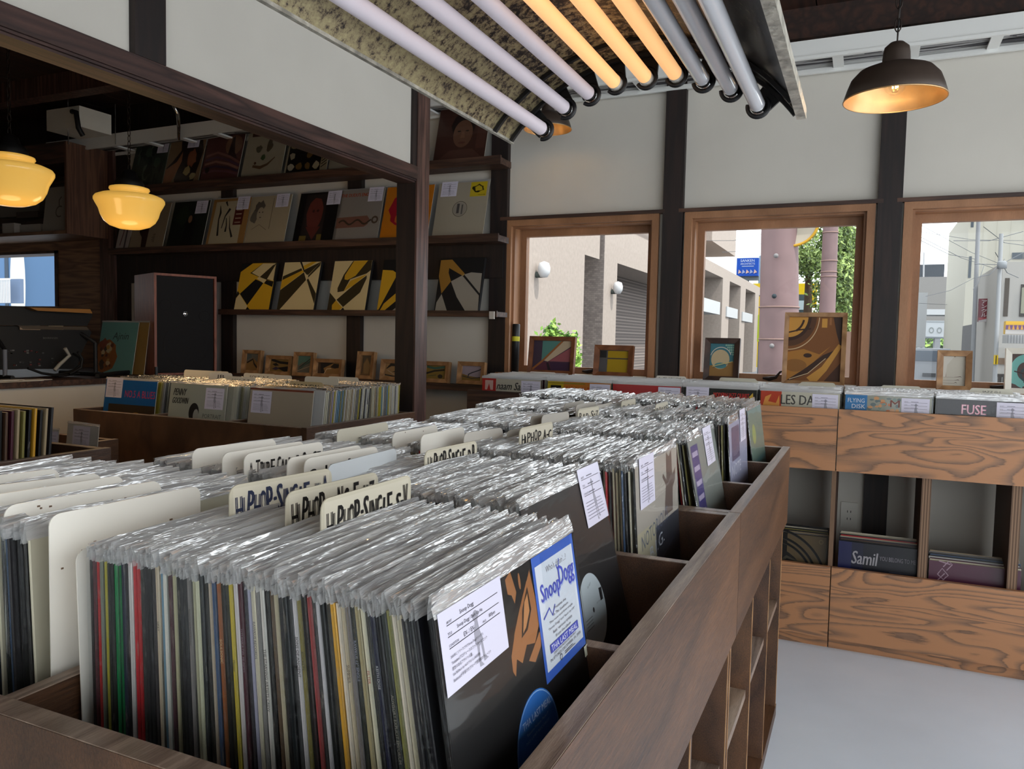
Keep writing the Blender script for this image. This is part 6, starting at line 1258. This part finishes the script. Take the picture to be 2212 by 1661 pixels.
pboard('footbridge_roof', 'pale roof beam above the covered footbridge', 1998, 668, 2100, 680, 60, 3, (206, 208, 210), 'bridge')
pboard('bridge_pillar', 'grey pillar under the footbridge', 2018, 731, 2030, 800, 60, 1.5, (150, 152, 156), 'pillar', zlo=ZG)
c = at(2040, 740, 1, 72); leaves('street_tree', 'green trees visible beneath the footbridge', c, (2.6, 1.0, 1.2), 900, GR_, 9, 0.3)
def tower(a):
    for u, v, w_, h_ in ((0.02, 0.88, 0.03, 0.1), (0.02, 0.6, 0.03, 0.12), (0.50, 0.93, 0.22, 0.07), (0.46, 0.70, 0.20, 0.035)): a.rect(u, v, u + w_, v + h_, (84, 92, 100))
    for k in range(6): a.rect(0.15 + 0.14 * k, 0, 0.153 + 0.14 * k, 1, (170, 164, 150))
pboard('street_building', 'tall cream building filling the right side of the right window', 2086, 440, 2300, 780, 34, 8, (196, 192, 178), 'building', tower, zlo=ZG)
def shop(a): a.rect(0.05, 0.66, 0.13, 0.90, (70, 60, 50)); a.rect(0.32, 0.66, 0.9, 0.86, (60, 54, 50)); a.rect(0.34, 0.68, 0.5, 0.84, (150, 150, 130)); a.rect(0, 0.36, 1, 0.40, (120, 100, 84)); a.rect(0, 0.0, 1, 0.30, (70, 66, 64)); [a.rect(0.08 * k, 0.0, 0.08 * k + 0.02, 0.28, (130, 128, 126)) for k in range(12)]
pboard('street_building', 'low grey shop building at the right, its upper window lit', 2160, 565, 2290, 800, 18, 4, (176, 172, 166), 'building', shop, zlo=ZG)
pboard('shop_sign', 'yellow and purple shop fascia sign at the right picture edge', 2172, 694, 2262, 722, 15, 0.2, (226, 178, 40), 'sign', lambda a: (a.rect(0, 0, 1, 0.35, (206, 200, 196)), a.rect(0, 0.35, 1, 0.7, (110, 74, 120)), [a.poly([(0.05 + k * 0.1, 0.35), (0.08 + k * 0.1, 0.75), (0.12 + k * 0.1, 0.35)], (206, 150, 60)) for k in range(9)]))
def awn(a): [a.rect(k / 14, 0, k / 14 + 0.03, 1, (120, 120, 122)) for k in range(14)]
pboard('awning', 'grey striped awning under the yellow and purple sign', 2176, 724, 2262, 742, 14.5, 0.5, (176, 176, 176), 'awning', awn)
def dark(a): [a.rect(0.05 + 0.16 * k, 0.05, 0.12 + 0.16 * k, 0.6, ((150, 140, 120), (44, 42, 44))[k % 2]) for k in range(6)]; a.poly([(0.3, 0.6), (0.5, 1), (0.75, 0.6)], (120, 116, 118))
pboard('street_shop', 'dark shop fronts with small hanging lamps down the street', 2102, 700, 2180, 800, 26, 3, (84, 82, 84), 'building', dark, zlo=ZG)
def anc(a):
    a.rect(0, 0, 1, 1, (120, 34, 48)); a.rect(0.02, 0.0, 0.98, 0.18, (206, 200, 200)); a.poly([(0.02, 0.18), (0.02, 0.05), (0.98, 0.18)], (170, 60, 70))
    for k, ch in enumerate('アンクル'): a.text(ch, 0.18, 0.78 - k * 0.19, 0.15, (220, 214, 214), 0.42)
    for k, ch in enumerate('COFFEE'): a.text(ch, 0.74, 0.86 - k * 0.10, 0.07, (206, 150, 90), 0.14)
pboard('hanging_sign', 'maroon vertical coffee shop sign with white katakana characters', 2114, 645, 2142, 695, 19.9, 0.15, (120, 34, 48), 'sign', anc)
def upole(x0, y0, x1, y1, Y, w_, label, col=(150, 152, 156)):
    A, B = at(x0, y0, 1, Y), at(x1, y1, 1, Y); zc = -0.41 * A.x + 0.91 * Y; r = w_ / 2 / FPX * zc; d = (A - B); k = (ZG - B.z) / d.z; F_ = B + d * k
    return T(ctr(MB().tube([F_, B, A], [r * 1.1, r, r * 0.9], 12, lin(col)).build('utility_pole', 'out')), label, 'utility pole', 'grey concrete street poles')
upole(2114, 470, 2102, 760, 20, 9, 'thick grey street pole left of the maroon sign')
upole(2163, 505, 2150, 790, 15, 9, 'grey street pole right of the maroon sign with cables', (170, 172, 174))
upole(2071, 655, 2063, 745, 45, 8, 'short dark grey pole beside the footbridge', (120, 124, 126))
pboard('pole_marker', 'yellow and black marker plate on the grey street pole', 2147, 767, 2156, 787, 14.92, 0.05, (214, 180, 30), 'marker', lambda a: a.rect(0.4, 0.05, 0.6, 0.95, (30, 30, 30)))
mbw = []
WL = [((1985, 484), (2210, 590), 30), ((1985, 500), (2210, 520), 30), ((1985, 510), (2165, 585), 26), ((2060, 520), (2210, 500), 22), ((2105, 570), (2212, 545), 15), ((2105, 600), (2170, 560), 16), ((2000, 640), (2105, 600), 30), ((1985, 655), (2100, 650), 40), ((2125, 490), (2212, 530), 17), ((2150, 545), (2200, 600), 15), ((1990, 520), (2110, 560), 24), ((2102, 625), (2125, 575), 18), ((1516, 520), (1650, 505), 28), ((1560, 545), (1650, 524), 28)]
for i, (a, b, Y) in enumerate(WL):
    A, B = at(*a, 1, Y), at(*b, 1, Y + 2); m_ = (A + B) / 2 - Vector((0, 0, 0.12))
    T(ctr(MB().tube([A, m_, B], 0.008 if Y > 20 else 0.006, 5, lin((96, 100, 106))).build('overhead_wire', 'out')), 'thin overhead wire strung across the %s' % ('street in the right window' if a[0] > 1900 else 'sky in the middle window'), 'wire', 'overhead wires in the right window' if a[0] > 1900 else 'overhead wires in the middle window')
p = at(2164, 580, 1, 14.9); T(ctr(MB().lathe([(0, 0), (0.07, 0), (0.07, 0.10), (0.05, 0.12), (0, 0.12)], (p.x, p.y, p.z), 16, lin((150, 154, 158))).build('transformer', 'out')), 'grey transformer can on the street pole', 'transformer')
# small silver car far down the street
p = at(2010, 782, 2, ZG); t = thing('car', 'small silver car coming up the street in the right window', 'car', (p.x, 30, ZG)); p = at(2009, 770, 1, 30); t.location = (p.x, 30, ZG)
MB().prism([(-0.8, 0.25), (0.8, 0.25), (0.82, 0.75), (0.72, 0.95), (0.58, 1.38), (-0.58, 1.38), (-0.72, 0.95), (-0.82, 0.75)], 1, 0.0, 3.6, lin((170, 174, 180))).build('body', 'out', t)
MB().prism([(-0.62, 0.95), (0.62, 0.95), (0.5, 1.30), (-0.5, 1.30)], 1, -0.012, 0.0, lin((80, 88, 98))).build('windscreen', 'gloss', t)
for s in (-1, 1):
    MB().box(s * 0.6 - 0.13, s * 0.6 + 0.13, -0.02, 0, 0.62, 0.76, lin((216, 220, 224))).build('headlamp', 'gloss', t)
    for y in (0.6, 2.9): MB().tube([(s * 0.66, y, 0.29), (s * 0.82, y, 0.29)], 0.29, 16, lin((26, 26, 28))).build('wheel', 'paint', t)
MB().box(-0.2, 0.2, -0.02, 0, 0.42, 0.54, lin((60, 62, 66))).build('number_plate', 'paint', t)
for i, (px, py) in enumerate(((2138, 737), (2160, 737), (2118, 740))):
    p = at(px, py, 1, 25.93); T(MB().lathe([(0, -0.08), (0.08, -0.06), (0.09, 0.0), (0.06, 0.08), (0, 0.11)], n=12).build('shop_lantern', 'bulbglow', None, tuple(p)), ('left of the two bright yellow lanterns by the street pole', 'right of the two bright yellow lanterns by the street pole', 'small lantern further left along the shop fronts')[i], 'lantern', 'small yellow shop lanterns')
# view through the little window at the far left
pboard('slat_fence', 'white slatted fence outside the small far-left window', -30, 603, 44, 655, 9, 0.06, (120, 140, 170), 'fence', lambda a: ([a.rect(k / 16, 0, k / 16 + 0.035, 0.95, (226, 228, 226)) for k in range(16)], a.rect(0, 0.93, 1, 1, (230, 230, 226))))
pboard('annex_building', 'blue-grey steel structure outside the small far-left window', -30, 520, 44, 604, 12, 1, (96, 130, 170), 'building', lambda a: (a.rect(0.55, 0, 0.66, 1, (70, 84, 100)), a.rect(0, 0.45, 1, 0.52, (150, 170, 190)), a.oval(0.95, 0.7, 0.22, 0.35, (220, 220, 214))), zlo=ZG)
# ---------------------------------------------------------------- lift the whole place so that the floor lies at z = 0
for o in list(COL.objects):
    if o.parent is None: o.location.z += H
